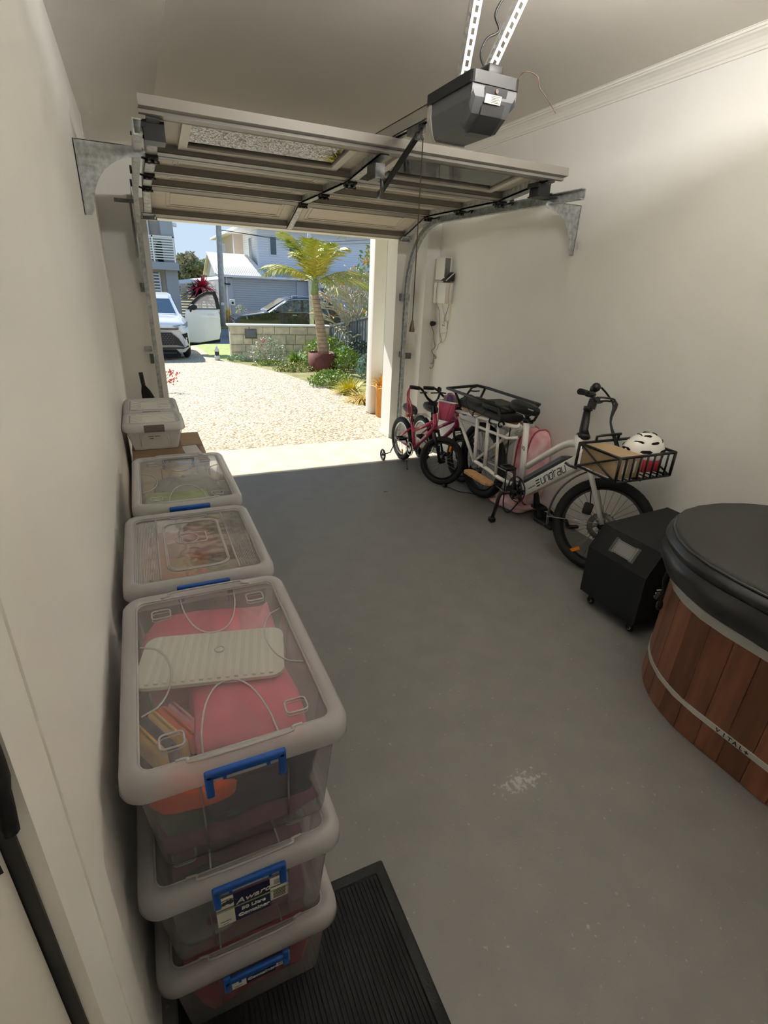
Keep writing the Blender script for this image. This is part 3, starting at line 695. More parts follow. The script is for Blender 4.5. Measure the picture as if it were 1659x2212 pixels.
Z0 = .011
t3 = make_tub('storage_tub', (.05, .93, Z0), .394, .58, .285, 'arcs', 'clear tub with pink contents at the foot of the nearest stack, half out of frame', sticker=sticker50(False), drop=.045)
t2 = make_tub('storage_tub', (.054, .925, Z0+.278), .394, .58, .285, 'arcs', 'clear tub with navy Litre label, in the middle of the nearest stack', sticker=sticker50(True))
t2['label'] = 'clear tub with a large navy and white label, middle of the nearest stack'
t1 = make_tub('storage_tub', (.069, .950, Z0+.556), .404, .588, .285, 'arcs', 'clear tub with blue latches on top of the nearest stack, full of bright cloth')
B1 = Z0+.556+.006
soft('folded_cloth', 'pink folded cloth under the front half of the nearest tub lid', 'cloth', (.10, .835, B1+.135), (.22, .20, .10), 'pink_soft', 3, .35, .03)
soft('folded_cloth', 'rose coloured cloth under the rear half of the nearest tub lid', 'cloth', (.035, 1.10, B1+.06), (.25, .24, .172), 'pink_soft', 5, .4, .05)
soft('folded_cloth', 'pale pink crumpled cloth at the far right under the nearest tub lid', 'cloth', (.175, 1.10, B1+.10), (.10, .2, .13), 'pink_pale', 9, .5, .09)
soft('orange_toy', 'orange red rounded toy pressed against the front of the nearest top tub', 'toy', (-.01, .742, B1+.118), (.17, .09, .065), 'orange_soft', 4, .8, .04)
soft('folded_cloth', 'dark navy cloth behind the front wall of the nearest top tub', 'cloth', (.095, .752, B1+.05), (.24, .095, .135), 'navy_soft', 8, .5, .07)
soft('folded_cloth', 'mauve knitted cloth at the bottom front of the nearest top tub', 'cloth', (.058, .762, B1), (.30, .10, .06), 'mauve_soft', 12, .4, .05)
soft('folded_cloth', 'dark green cloth low at the front left of the nearest top tub', 'cloth', (-.01, .757, B1+.058), (.16, .1, .062), 'teal_soft', 14, .5, .05)
soft('folded_cloth', 'purple grey cloth filling the bottom of the nearest top tub', 'cloth', (.069, .98, B1), (.30, .40, .13), 'mauve_soft', 15, .4, .04)
# striped scarf in the front left corner and the white ribbed tray
sc_ = thing('striped_scarf', (-.055, .83, B1+.17), 'yellow, red and navy striped scarf at the front left under the nearest lid', 'scarf', None, .5)
for k, mm in enumerate(('yellow_soft', 'navy_soft', 'yellow_soft', 'orange_soft', 'pink_pale')):
    MB().rbox((-.05+.021*k, -.06, 0), (-.05+.021*k+.0195, .06, .062-.004*k), .008).build('stripe', mm, sc_)
tw = thing('ribbed_tray', (.055, .975, B1+.243), 'white ribbed plastic tray lying under the nearest tub lid', 'tray', None, -.22)
MB().loops([rrect(-.155, -.085, .155, .085, .03, z, 4) for z in (0, .008)]).build('base', 'white_soft', tw)
for k in range(15): MB().box((-.13+.018*k, -.078, .008), (-.122+.018*k, .078, .012)).build('rib', 'white_plastic', tw)
# fill of the lower tubs
soft('folded_cloth', 'pale mauve cloth inside the middle tub of the nearest stack', 'cloth', (.05, .92, Z0+.286), (.29, .46, .12), 'mauve_soft', 21, .4, .04)
soft('folded_cloth', 'grey white cloth low at the front of the middle tub', 'cloth', (-.035, .735, Z0+.286), (.12, .085, .15), 'grey_soft', 22, .5, .05)
soft('folded_cloth', 'bright pink cloth heaped in the bottom tub of the nearest stack', 'cloth', (.045, .93, Z0+.008), (.30, .48, .215), 'red_soft', 23, .4, .04)
soft('folded_cloth', 'light pink round bundle at the front right of the bottom tub', 'cloth', (.115, .755, Z0+.008), (.13, .1, .18), 'pink_pale', 24, .7, .04)

# second stack: wide lid with ribbed strips
W2, L2 = .41, .505
for k, lb in enumerate(('clear tub hidden at the foot of the second stack of tubs', 'clear tub hidden in the middle of the second stack of tubs', 'clear tub with ribbed lid over an orange book, top of the second stack')):
    make_tub('storage_tub', (.069, 1.538, .28*k), W2, L2, .283, 'panel', lb, 'grey_latch' if k < 2 else 'blue_plastic')
B2 = .566
soft('folded_cloth', 'rose cloth under the far half of the ribbed tub lid', 'cloth', (.02, 1.64, B2+.05), (.24, .2, .19), 'pink_pale', 31, .4, .04)
soft('folded_cloth', 'grey brown cloth under the right side of the ribbed tub lid', 'cloth', (.19, 1.55, B2+.04), (.11, .34, .18), 'mauve_soft', 32, .4, .05)
soft('folded_cloth', 'teal grey cloth under the front edge of the ribbed tub lid', 'cloth', (.0, 1.375, B2+.04), (.2, .08, .17), 'teal_soft', 33, .5, .04)
soft('grey_toy', 'grey rounded toy beside the orange book under the ribbed lid', 'toy', (.125, 1.45, B2+.12), (.09, .16, .11), 'grey_soft', 34, .7, .06)
bk = thing('picture_book', (.015, 1.475, B2+.205), 'orange picture book with a yellow shape under the ribbed tub lid', 'book', None, .08)
MB().box((-.1, -.068, 0), (.09, .075, .012)).build('pages', 'paper', bk)
MB().box((-.102, -.07, .012), (.092, .077, .015)).build('cover', 'orange_soft', bk)
MB().lathe([(.001, 0), (.055, 0), (.055, .001), (.001, .001)], (.01, .005, .0155), 2, 14).build('cover_print', 'yellow_soft', bk)

# third stack
for k, lb in enumerate(('clear tub hidden at the foot of the third stack of tubs', 'clear tub hidden in the middle of the third stack of tubs', 'clear tub of greenish cloth on top of the third stack, lid shining')):
    make_tub('storage_tub', (.082, 2.125, .283*k), .39, .60, .286, 'arcs', lb)
B3 = .572
soft('folded_cloth', 'pale green cloth filling the front of the third tub', 'cloth', (.05, 1.99, B3+.01), (.27, .22, .23), 'green_soft', 41, .4, .04)
soft('folded_cloth', 'grey beige cloth in the far half of the third tub', 'cloth', (.1, 2.24, B3+.01), (.26, .24, .2), 'grey_soft', 42, .4, .05)

# two low white tubs on cardboard boxes at the far end
def carton(name, loc, a, b, label, m='kraft'):
    t = thing(name, loc, label, 'box'); MB().box(a, b).build('box_body', m, t)
    z = b[2]; MB().box((a[0], a[1], z), (b[0], (a[1]+b[1])/2-.003, z+.004)).build('flap', m, t); MB().box((a[0], (a[1]+b[1])/2+.003, z), (b[0], b[1], z+.004)).build('flap', m, t)
    MB().box((a[0], (a[1]+b[1])/2-.025, z+.004), (b[0], (a[1]+b[1])/2+.025, z+.0045)).build('tape', 'kraft_dark', t)
    return t
carton('cardboard_box', (.05, 2.80, 0), (-.19, -.20, 0), (.19, .22, .58), 'brown cardboard box on the floor just behind the third tub stack')
carton('cardboard_box', (.06, 3.38, 0), (-.20, -.33, 0), (.215, .33, .60), 'brown cardboard box under the two low white tubs')
carton('cardboard_box', (.0, 3.36, .605), (-.13, -.3, 0), (.135, .32, .082), 'flat cardboard box directly under the low white tubs', 'kraft_dark')
pp = thing('paper_stack', (.185, 3.22, .6055), 'white papers and a dark slab on the cardboard beside the low tub', 'paper')
MB().box((-.045, -.12, 0), (.06, .1, .02)).build('slab', 'brown', pp); MB().box((-.04, -.1, .02), (.05, .08, .024), M.Rotation(.1, 4, 'Z')).build('sheet', 'paper', pp)
def note(t, w, l, H):
    k = MB(); fr = frame((0, -l+.0305, H*.42), (1, 0, 0), (0, -.13, 1))
    k.tube(bez([fr @ V(p) for p in ((-.07, -.05, .001), (-.068, .0, .001), (-.055, .028, .001), (-.03, .034, .001), (.03, .034, .001), (.055, .028, .001), (.068, .0, .001), (.07, -.05, .001))], 20), .002, 5).build('label_frame', 'white_plastic', t)
    g = MB()
    for x0, x1, z in ((-.035, -.008, .012), (-.002, .024, .013), (-.03, -.01, .0)): g.box((x0, z, .0), (x1, z+.003, .0012), fr)
    tag(g.build('handwriting', 'dark_grey', t), kind='stuff')
make_tub('white_tub', (.0, 3.165, .693), .325, .31, .16, 'lines', 'low white tub with brown latch and handwritten note on the cardboard boxes', 'grey_latch', 'tub_white', 'tub_white', sticker=note)
make_tub('white_tub', (-.002, 3.535, .693), .32, .38, .16, 'lines', 'low white tub behind the other one, nearest the doorway', 'grey_latch', 'tub_white', 'tub_white')

# furled umbrella in the corner
um = thing('umbrella', (-.055, 4.93, 0), 'black furled umbrella leaning in the corner left of the doorway', 'umbrella')
MB().tube([(-.045, 4.985, .82), (-.036, 4.983, .70)], .017, 10).build('handle', 'black', um, True)
MB().tube([(-.033, 4.982, .63), (.045, 4.94, .012)], .006, 6).build('shaft', 'dark_grey', um, True)
cl = MB()
for k in range(7):
    a = 2*PI*k/7; c, s = math.cos(a)*.5, math.sin(a)*.5
    cl.tube(bez([(-.036+.014*c, 4.983+.014*s, .70), (-.02+.05*c, 4.972+.05*s, .63), (.005+.07*c, 4.955+.07*s, .50), (.028+.04*c, 4.946+.04*s, .2), (.042+.012*c, 4.942+.012*s, .06)], 12), [.013, .016, .02, .022, .024, .026, .024, .022, .02, .017, .014, .01, .006], 7)
cl.build('canopy', 'black_matte', um, True)
MB().torus((-.008, 4.963, .60), .05, .006, 16, 6, 2).build('strap', 'light_grey', um, True)

# door mat
mt = thing('door_mat', (.17, .44, 0), 'black ribbed rubber door mat under the nearest stack', 'mat')
x0, y0, x1, y1 = -.13, -.2, .459, .868
MB().loops([rrect(x0, y0, x1, y1, .006, 0, 2), rrect(x0, y0, x1, y1, .006, .003, 2), rrect(x0+.006, y0+.006, x1-.006, y1-.006, .006, .0085, 2), rrect(x0+.03, y0+.03, x1-.03, y1-.03, .006, .0085, 2), rrect(x0+.034, y0+.034, x1-.034, y1-.034, .006, .004, 2)]).build('mat_border', 'rubber', mt, True)
rb = MB(); k = 0; x = x0+.038
while x < x1-.04:
    rb.box((x, y0+.036, .0042), (x+.0075, y1-.036, .0082)); x += .0118
tag(rb.build('mat_ribs', 'black_matte', mt, True), kind='stuff')

# ================================================================ ICE BATH, CHILLER
IX, IR, IY0, IY1 = 2.228, .455, -.35, .83
def oval(off, z, n=15, m=8):
    """stadium outline, off outside the timber face"""
    r = IR+off; l = []
    for k in range(n): a = PI*k/(n-1); l.append(V((IX+r*math.cos(a), IY1+r*math.sin(a), z)))
    for k in range(1, m): l.append(V((IX-r, IY1+(IY0-IY1)*k/m, z)))
    for k in range(n): a = PI+PI*k/(n-1); l.append(V((IX+r*math.cos(a), IY0+r*math.sin(a), z)))
    for k in range(1, m): l.append(V((IX+r, IY0+(IY1-IY0)*k/m, z)))
    return l
ib = thing('ice_bath', (IX, .25, 0), 'oval cedar ice bath with steel bands and black padded cover', 'ice bath')
per = []; Ls = PI*IR; St = IY1-IY0; TOT = 2*Ls+2*St; NS = int(TOT/.0905)
def pos(s):
    s %= TOT
    if s < Ls: a = s/IR; return V((IX+IR*math.cos(a), IY1+IR*math.sin(a), 0)), V((math.cos(a), math.sin(a), 0))
    s -= Ls
    if s < St: return V((IX-IR, IY1-s, 0)), V((-1, 0, 0))
    s -= St
    if s < Ls: a = PI+s/IR; return V((IX+IR*math.cos(a), IY0+IR*math.sin(a), 0)), V((math.cos(a), math.sin(a), 0))
    return V((IX+IR, IY0+s-Ls, 0)), V((1, 0, 0))
for k in range(NS):
    s0, s1 = TOT*k/NS+.0008, TOT*(k+1)/NS-.0008; L = []
    for s, d in ((s0, -.03), (s0, -.0022), (s0+.0025, 0), ((s0+s1)/2, 0), (s1-.0025, 0), (s1, -.0022), (s1, -.03)):
        p, n = pos(s); L.append(p+n*d)
    MB().loops([[p+V((0, 0, z)) for p in L] for z in (.004, .60)]).build('stave', 'cedar', ib, True)
for z0, z1, nm in ((.128, .152, 'band'), (.505, .545, 'band')):
    MB().loops([oval(.0, z0), oval(.0045, z0+.001), oval(.0045, z1-.001), oval(.0, z1)], False, False).build(nm, 'bright_steel', ib, True)
def bandtext(s, ch):
    p, n = pos(s); return frame(p+n*.0052+V((0, 0, .140)), V((0, 0, 1)).cross(n), (0, 0, 1))
for ch, y in zip('VITAL', (.735, .711, .690, .670, .648)): text_mesh('band_letter', ch, .024, 'black', bandtext(Ls+IY1-y, ch), None, bold=.0004).parent = ib
for o in [o for o in bpy.data.objects if o.name.startswith('band_letter')]: o.data.transform(ib.matrix_basis.inverted())
pl = MB(); pf = bandtext(Ls+IY1-.628, '+'); pl.box((-.007, -.0022, 0), (.007, .0022, .0006), pf).box((-.0022, -.007, 0), (.0022, .007, .0006), pf); pl.build('band_letter', 'black', ib, True)
# cover: flat top, piping, pleated skirt
cv = MB(); top = oval(.042, .752)
cv.loops([oval(.046, .735), oval(.044, .748), oval(.03, .756), oval(-.12, .762), oval(-.3, .764)], False, True, sm=True); cv = cv.build('cover_top', 'vinyl_top', ib, True)
MB().tube(oval(.047, .742), .0055, 6, closed=True).build('piping', 'vinyl', cv, True)
rnd = random.Random(5)
def skirt(mb, za, zb, off, amp, n=240, m=8, ph=0):
    def f(u, v):
        s = u*TOT; p, nn = pos(s); z = za+(zb-za)*v
        wv = amp*(math.sin(s*13+ph)*.5+math.sin(s*29+1.3*ph+v*3)*.3+math.sin(s*7.3+v*2.2)*.6)*math.sin(PI*min(1, v*.8+.1))
        return p+nn*(off+.022*math.sin(PI*v)+wv)+V((0, 0, z+.006*math.sin(s*9+ph)*v))
    return mb.grid(f, n, m)
skirt(MB(), .74, .675, .042, .004, ph=1).build('skirt', 'vinyl', ib, True)
skirt(MB(), .682, .568, .040, .011, ph=2.4).build('skirt', 'vinyl', ib, True)
def flap(u, v):
    p, nn = pos(Ls+IY1-.60+.16*u); return p+nn*(.07+.018*math.sin(u*9)+.01*v)+V((0, 0, .60-.115*v+.05*u-.012*math.sin(u*7)))
MB().grid(flap, 14, 8).build('skirt_flap', 'vinyl', ib, True)
p, n = pos(Ls*.76)
sp = MB().tube(bez([p+n*.03+V((0, 0, .565)), p+n*.034+V((0, 0, .52)), p+n*.02+V((-.002, .004, .475)), p+n*.022+V((-.006, .008, .452))], 12), [.008]*13, 6).build('strap', 'black_matte', ib, True)
bb = MB().box((-.016, -.008, -.03), (.016, .008, .0), M.Translation(p+n*.024+V((-.006, .006, .455))) @ M.Rotation(.5, 4, 'Y')); bb.ball(p+n*.024+V((.0, .0, .40)), (.014, .014, .026), 10, 6)
bb.build('buckle', 'black', sp, True)
for k in range(3): MB().tube([p+n*.036+V((-.015+.004*k, .012, .438+.014*k)), p+n*.036+V((.003+.004*k, .0, .443+.014*k))], .003, 6).build('buckle_bar', 'light_grey', sp, True)

ch = thing('chiller', (2.36, 1.57, 0), 'black cloth covered water chiller on castors beside the ice bath', 'chiller')
CY0, CY1 = 1.385, 1.755
prof = [(2.088, .075), (2.08, .352), (2.158, .478), (2.64, .505), (2.645, .075)]
ins = []
MB().prism([V((x, CY0, z)) for x, z in prof], (0, CY1-CY0, 0)).build('cover', 'fabric_black', ch, True)
fr = frame((2.119, 1.565, .415), (0, -1, 0), (.078, 0, .126))
sn = MB().box((-.062, -.036, .0015), (.062, .036, .003), fr).build('display_window', 'mid_grey', ch, True)
for s in (-1, 1): MB().grid(lambda u, v: fr @ V((s*(.05+.028*u), -.042+.084*v, .0036+.0012*math.sin(u*14+v*23)*math.sin(v*17))), 8, 12).build('clear_tape', 'tub_lid_clear', sn, True)
MB().tube([fr @ V((x, y, .0035)) for x, y in ((-.055, -.031), (.055, -.031), (.055, .031), (-.055, .031))], .0012, 4, closed=True).build('window_frame', 'black', sn, True)
for x in (2.13, 2.59):
    for y in (1.43, 1.70):
        c = MB().torus((x, y, .024), .017, .007, 18, 8, 0).lathe([(.017, -.004), (.017, .004)], (x, y, .024), 0, 14).build('castor', 'rubber', ch, True)
        MB().lathe([(.011, -.009), (.011, .009)], (x, y, .024), 0, 12).build('castor_hub', 'steel', c, True)
        MB().box((x-.012, y-.012, .045), (x+.012, y+.012, .08)).box((x-.013, y-.006, .02), (x-.010, y+.008, .06)).box((x+.010, y-.006, .02), (x+.013, y+.008, .06)).build('castor_fork', 'black', c, True)

# ================================================================ BICYCLES (built facing +x, standing at the rear wheel)
def xf(mb, m):
    if m is not None: mb.v = [m @ p for p in mb.v]
    return mb
def wheel(t, c, R, r, m=None, ns=28, rim='black', tyre='rubber', hub='black', disc=0., rimw=.012):
    w_ = xf(MB().torus((0, 0, 0), R-r, r, 44, 10, 1).torus((0, 0, 0), R-r*.05, r*.25, 44, 6, 1, 2.2) if False else MB().torus((0, 0, 0), R-r, r, 44, 10, 1), M.Translation(c)); xf(w_, m); w_ = w_.build('wheel', tyre, t)
    q = MB().lathe([(R-2*r-.012, -rimw), (R-2*r+.008, -rimw), (R-2*r+.008, rimw), (R-2*r-.012, rimw), (R-2*r-.012, -rimw)], (0, 0, 0), 1, 44, False); xf(q, M.Translation(c)); xf(q, m).build('rim', rim, w_)
    s = MB()
    for k in range(ns):
        a = 2*PI*k/ns; d = (.35 if k % 4 < 2 else -.35); y = (.026 if k % 2 else -.026)
        s.tube([V((.02*math.cos(a+d*2.2), y, .02*math.sin(a+d*2.2))), V(((R-2*r-.008)*math.cos(a), 0, (R-2*r-.008)*math.sin(a)))], .0013, 4)
    xf(s, M.Translation(c)); tag(xf(s, m).build('spokes', 'mid_grey' if R > .25 else 'steel', w_, fix=False), kind='stuff')
    h = MB().lathe([(.008, -.05), (.014, -.045), (.014, -.03), (.026, -.028), (.026, -.022), (.016, -.018), (.016, .018), (.026, .022), (.026, .028), (.014, .03), (.014, .045), (.008, .05)], (0, 0, 0), 1, 16)
    xf(h, M.Translation(c)); xf(h, m).build('hub', hub, w_)
    if disc:
        dd = MB().lathe([(disc*.62, -.036), (disc, -.036), (disc, -.034), (disc*.62, -.034), (disc*.62, -.036)], (0, 0, 0), 1, 40, False)
        for k in range(6):
            a = 2*PI*k/6; dd.tube([(.02*math.cos(a), -.035, .02*math.sin(a)), (disc*.8*math.cos(a+.5), -.035, disc*.8*math.sin(a+.5))], .004, 5)
        for k in range(24): a = 2*PI*k/24; dd.box((disc*.97-.004+0, -.0365, -.004), (disc*1.04, -.0335, .004), M.Rotation(-a, 4, 'Y'))
        xf(dd, M.Translation(c)); xf(dd, m).build('brake_disc', 'galv_dark', w_)
    return w_
def reflector(par, c, m=None, s=(.012, .006, .03)):
    q = MB().rbox((-s[0], -s[1], -s[2]), s, .004); xf(q, M.Translation(c)); xf(q, m).build('reflector', 'orange_reflector', par)
def pedal(t, c, nm='pedal'):
    q = MB(); a, b = V(c)-V((.045, .04, .012)), V(c)+V((.045, .04, .012))
    q.rbox((a.x, a.y, a.z), (a.x+.012, b.y, b.z), .004).rbox((b.x-.012, a.y, a.z), (b.x, b.y, b.z), .004).rbox((a.x, a.y, a.z), (b.x, a.y+.012, b.z), .004).rbox((a.x, b.y-.012, a.z), (b.x, b.y, b.z), .004).tube([(c[0], a.y, c[2]), (c[0], b.y, c[2])], .01, 8)
    return q.build(nm, 'black', t)
def saddle(t, c, L, wd, m='black', mark=False):
    """nose to the front (+x)"""
    def lp(f, z, s):
        o = []
        for k in range(24):
            a = 2*PI*k/24; x = math.cos(a); y = math.sin(a); wq = wd*(.5-.36*((x+1)/2)**1.3) if x > -1 else wd*.5
            o.append(V((c[0]+x*L/2*s, c[1]+y*wq*s*f, c[2]+z+.012*x*x-(.012 if x > .4 else 0)*x)))
        return o
    return MB().loops([lp(.8, -.05, .8), lp(1, -.035, .98), lp(1.05, -.012, 1), lp(.95, .004, .97), lp(.6, .012, .8), lp(.2, .010, .5)], sm=True).build('saddle', m, t)

# ---- white cargo e-bike
EB = thing('cargo_bike', (2.44, 3.30, 0), 'white cargo e-bike with front basket leaning near the right wall', 'bicycle', None, math.atan2(-1, -.018))
R = .315
EH = V((1.075, 0, .60)); ES = M.Translation(EH) @ M.Rotation(.68, 4, V((-.09, 0, .20)).normalized()) @ M.Translation(-EH)
wheel(EB, V((0, 0, R)), R, .032, None, 32, 'black', hub='black', disc=.09)
fw = wheel(EB, V((1.295, 0, .30)), .30, .031, ES, 32, 'black', hub='black', disc=.085)
reflector(fw, (1.295+.10, -.012, R-.21), ES @ M.Translation((1.295, 0, R)) @ M.Rotation(.9, 4, 'Y') @ M.Translation((-1.295, 0, -R)))
F = MB()
F.tube([(.53, 0, .27), (.478, 0, .765)], .023, 12)                                     # seat tube
F.tube(bez([(.56, 0, .45), (.70, 0, .565), (.84, 0, .675), (.93, 0, .728), (1.02, 0, .745)], 20), .023, 12)   # top tube
F.tube([(.985, 0, .80), (1.075, 0, .60)], .027, 12)                                   # head tube
for s in (-1, 1):
    F.tube([(.47, s*.03, .725), (.44, s*.05, .70), (.02, s*.075, .335)], [.016, .016, .013], 10)      # seat stays
    F.tube(bez([(.50, s*.03, .285), (.35, s*.06, .285), (.18, s*.08, .315), (-.0, s*.085, .325)], 14), .016, 10)
    F.tube(bez([(.47, s*.045, .735), (.40, s*.08, .715), (-.30, s*.095, .665), (-.37, s*.085, .655), (-.385, s*.06, .645)], 24), .015, 10)   # rack rail
    F.tube([(-.35, s*.09, .60), (.40, s*.085, .62), (.46, s*.04, .64)], .012, 8)
    F.tube([(-.36, s*.09, .655), (-.36, s*.09, .60)], .012, 8)
    F.tube([(-.28, s*.092, .62), (.0, s*.085, .325)], .014, 8)
    F.tube([(.0, s*.094, .69), (.02, s*.085, .325)], .016, 8)
    F.tube([(.15, s*.094, .695), (.16, s*.08, .31)], .016, 8)
    F.tube([(.28, s*.092, .70), (.30, s*.07, .30)], .012, 8)
F.tube([(-.385, -.06, .645), (-.39, 0, .643), (-.385, .06, .645)], .015, 8)
F = F.build('frame', 'white_frame', EB)
dt = MB()
d0, d1 = V((.60, 0, .285)), V((1.06, 0, .655)); dv = (d1-d0).normalized(); up_ = V((-dv.z, 0, dv.x))
dt.loops([[p+V((0, y, 0))+up_*q for y, q in ((-.03, -.044), (-.038, -.03), (-.038, .03), (-.03, .042), (.03, .042), (.038, .03), (.038, -.03), (.03, -.044))] for p in (d0, d1)])
dt = dt.build('down_tube', 'white_frame', EB)
MB().loops([[p+V((0, y, 0))+up_*q for y, q in ((-.028, .043), (-.034, .06), (-.022, .088), (.022, .088), (.034, .06), (.028, .043))] for p in (d0+dv*.03, d0+dv*.06, d1-dv*.14, d1-dv*.10)][0:3] + [[d1-dv*.085+V((0, y, 0))+up_*q for y, q in ((-.02, .043), (-.024, .05), (-.016, .06), (.016, .06), (.024, .05), (.02, .043))]]).build('battery', 'dark_grey', EB)
def strokes(par, org, ch, s, m='black'):
    """squared technical lettering drawn with flat strokes; s = letter height"""
    G = {'u': [[(0, 1), (0, .15), (.12, 0), (.8, 0), (.8, 1)]], 'n': [[(0, 0), (0, 1), (.68, 1), (.8, .85), (.8, 0)]], 'o': [[(.1, 0), (0, .12), (0, .88), (.1, 1), (.7, 1), (.8, .88), (.8, .12), (.7, 0), (.1, 0)], [(.95, 1.32), (.88, 1.05)]], 'r': [[(0, 0), (0, .85), (.12, 1), (.55, 1)]], 'a': [[(.05, 1), (.68, 1), (.8, .88), (.8, 0), (.1, 0), (0, .1), (0, .42), (.1, .52), (.8, .52)]]}
    x0 = 0
    for c in ch:
        g = MB()
        for line in G[c]: g.tube([org @ V(((x0+x+.12*y)*s, y*s, .0004)) for x, y in line], .0036, 4, sm=False)
        g.build('lettering', m, par); x0 += {'r': .82, 'o': 1.16}.get(c, 1.08)
strokes(dt, frame(d0+dv*.215+V((0, -.0388, 0))-up_*.026, dv, up_), 'unorau', .042)
le = MB(); fe = frame(d0+dv*.180+V((0, -.0388, 0))-up_*.006, dv, up_)
for z in (-.023, -.004, .015): le.box((-.02+z*.1, z, 0), (.02+z*.1, z+.0085, .0008), fe)
le.build('lettering', 'black', dt)
sm_ = MB(); fs = frame(d0+dv*.105+V((0, -.0388, 0))-up_*.012, dv, up_)
for k in range(9): sm_.box((-.04+.009*k, -.004, 0), (-.034+.009*k, .004 if k % 3 else .006, .0006), fs)
tag(sm_.build('small_print', 'grey_latch', dt), kind='stuff')
MB().tube([(.53, -.0235, .56), (.528, -.0235, .585), (.515, -.0235, .59), (.51, -.0235, .57), (.53, -.0235, .56)], .002, 4).tube([(.50, -.0235, .565), (.505, -.0235, .59)], .002, 4).build('seat_tube_mark', 'black', F)
MB().tube([(.478, 0, .765), (.472, 0, .81)], .016, 10).build('seat_post', 'black', EB)
MB().lathe([(.026, -.015), (.026, .015)], (.477, 0, .768), 2, 14).box((.48, -.012, .758), (.535, .012, .768)).build('seat_clamp', 'black', EB)
sd = saddle(EB, (.45, 0, .868), .29, .19)
MB().box((.53, -.05, .860), (.585, -.045, .867)).build('saddle_mark', 'light_grey', sd)
sr = MB()
for s in (-1, 1): sr.tube([(.34, s*.022, .825), (.38, s*.022, .81), (.52, s*.022, .81), (.56, s*.012, .835)], .0045, 6)
sr.tube([(.468, 0, .795), (.466, 0, .817)], .016, 8); sr.build('saddle_rail', 'black', EB)
# deck and padded seats on the long rack
dk = MB()
for y in (-.07, -.03, .01, .05): dk.rbox((-.33, y-.017, .698), (.38, y+.017, .712), .004)
tag(dk.build('deck_slats', 'bamboo', EB), kind='stuff')
for a, b in (((-.30, -.1, .713), (-.02, .1, .785)), ((-.05, -.105, .713), (.33, .105, .765)), ((.02, -.095, .766), (.26, .095, .83))):
    MB().rbox(a, b, .03, 4).build('seat_pad', 'vinyl_top', EB)
for x in (-.05, .18, .30): MB().torus((x, -.09, .70), .02, .006, 12, 6, 0).build('rack_clip', 'black', EB)
# ring rail round the passengers
MB().tube([(.47, -.155, .845), (-.39, -.165, .840), (-.41, .14, .850), (-.25, .15, .855), (.42, .14, .862), (.46, .08, .862)], .012, 8).build('ring_rail', 'black', EB)
rp = MB()
for s in (-1, 1):
    rp.tube([(-.30, s*.15, .842), (-.29, s*.11, .77), (-.27, s*.09, .70)], .010, 8)
rp.tube([(.46, .08, .86), (.53, .05, .835), (.53, .02, .78), (.50, 0, .76)], .010, 8)
rp.tube([(.02, -.16, .842), (.16, -.15, .850), (.24, -.13, .85), (.32, -.115, .77), (.36, -.1, .71)], .009, 8)
rp.build('ring_support', 'black', EB)
MB().tube(bez([(-.05, -.10, .83), (-.10, -.13, .84), (-.12, -.14, .78), (-.02, -.13, .69), (.08, -.12, .72), (.16, -.11, .80)], 24), .003, 5).build('loose_cord', 'black', EB)
MB().ball((-.30, -.085, .675), (.04, .02, .022), 10, 6).tube(bez([(-.27, -.09, .675), (-.2, -.1, .66), (-.12, -.1, .68)], 8), .008, 6).build('tail_lamp', 'black', EB)
# footboards
for s in (-1, 1):
    MB().loops([rrect(.09, s*.20-.045, .43, s*.20+.045, .044, z, 5) for z in (.272, .29)]).build('footboard', 'bamboo', EB)
    MB().tube([(.12, s*.08, .26), (.12, s*.2, .264), (.40, s*.2, .264), (.40, s*.08, .26)], .009, 8).build('footboard_bracket', 'black', EB)
# crank set
ck = MB().torus((.575, -.075, .285), .094, .005, 40, 6, 1).torus((.575, -.075, .285), .060, .006, 30, 6, 1)
for k in range(6): a = 2*PI*k/6; ck.tube([(.575+.02*math.cos(a), -.075, .285+.02*math.sin(a)), (.575+.09*math.cos(a+.2), -.075, .285+.09*math.sin(a+.2))], .009, 6)
ck.lathe([(.026, -.01), (.026, .01)], (.575, -.08, .285), 1, 16); ck.build('chainring', 'black', EB)
for s, dx, dz in ((-1, -.02, .165), (1, .02, -.165)):
    MB().tube([(.575, s*.10, .285), (.575+dx*.9, s*.105, .285+dz)], [.013, .010], 8).build('crank', 'black', EB); pedal(EB, (.575+dx-.01, s*.155, .285+dz))
cn = MB()
for z0, z1 in ((.378, .365), (.192, .265)): cn.tube([(.575, -.075, z0), (.0, -.075, z1)], .004, 5)
cn.build('chain', 'steel', EB)
MB().lathe([(.06, -.082), (.05, -.07), (.03, -.06), (.03, -.082)], (0, 0, R), 1, 24).build('sprocket', 'galv_dark', EB)
# double kickstand
ks = MB().tube(bez([(.50, -.12, .235), (.50, -.16, .22), (.50, -.18, .12), (.485, -.19, .02)], 10), .014, 8).tube([(.50, -.13, .235), (.52, .13, .235)], .014, 8).tube(bez([(.52, .13, .235), (.53, .16, .21), (.57, .17, .10), (.60, .17, .02)], 10), .014, 8)
ks.rbox((.46, -.21, .0), (.51, -.165, .04), .01).rbox((.56, .14, .0), (.76, .20, .03), .012); ks.build('kickstand', 'black', EB)
MB().box((.46, -.08, .22), (.55, .08, .27)).build('stand_plate', 'black', EB)
MB().tube(bez([(.40, -.075, .72), (.41, -.08, .5), (.44, -.085, .4), (.47, -.1, .25), (.5, -.11, .12), (.56, -.1, .1), (.6, -.05, .2)], 26), .005, 6).build('cable', 'black', EB)
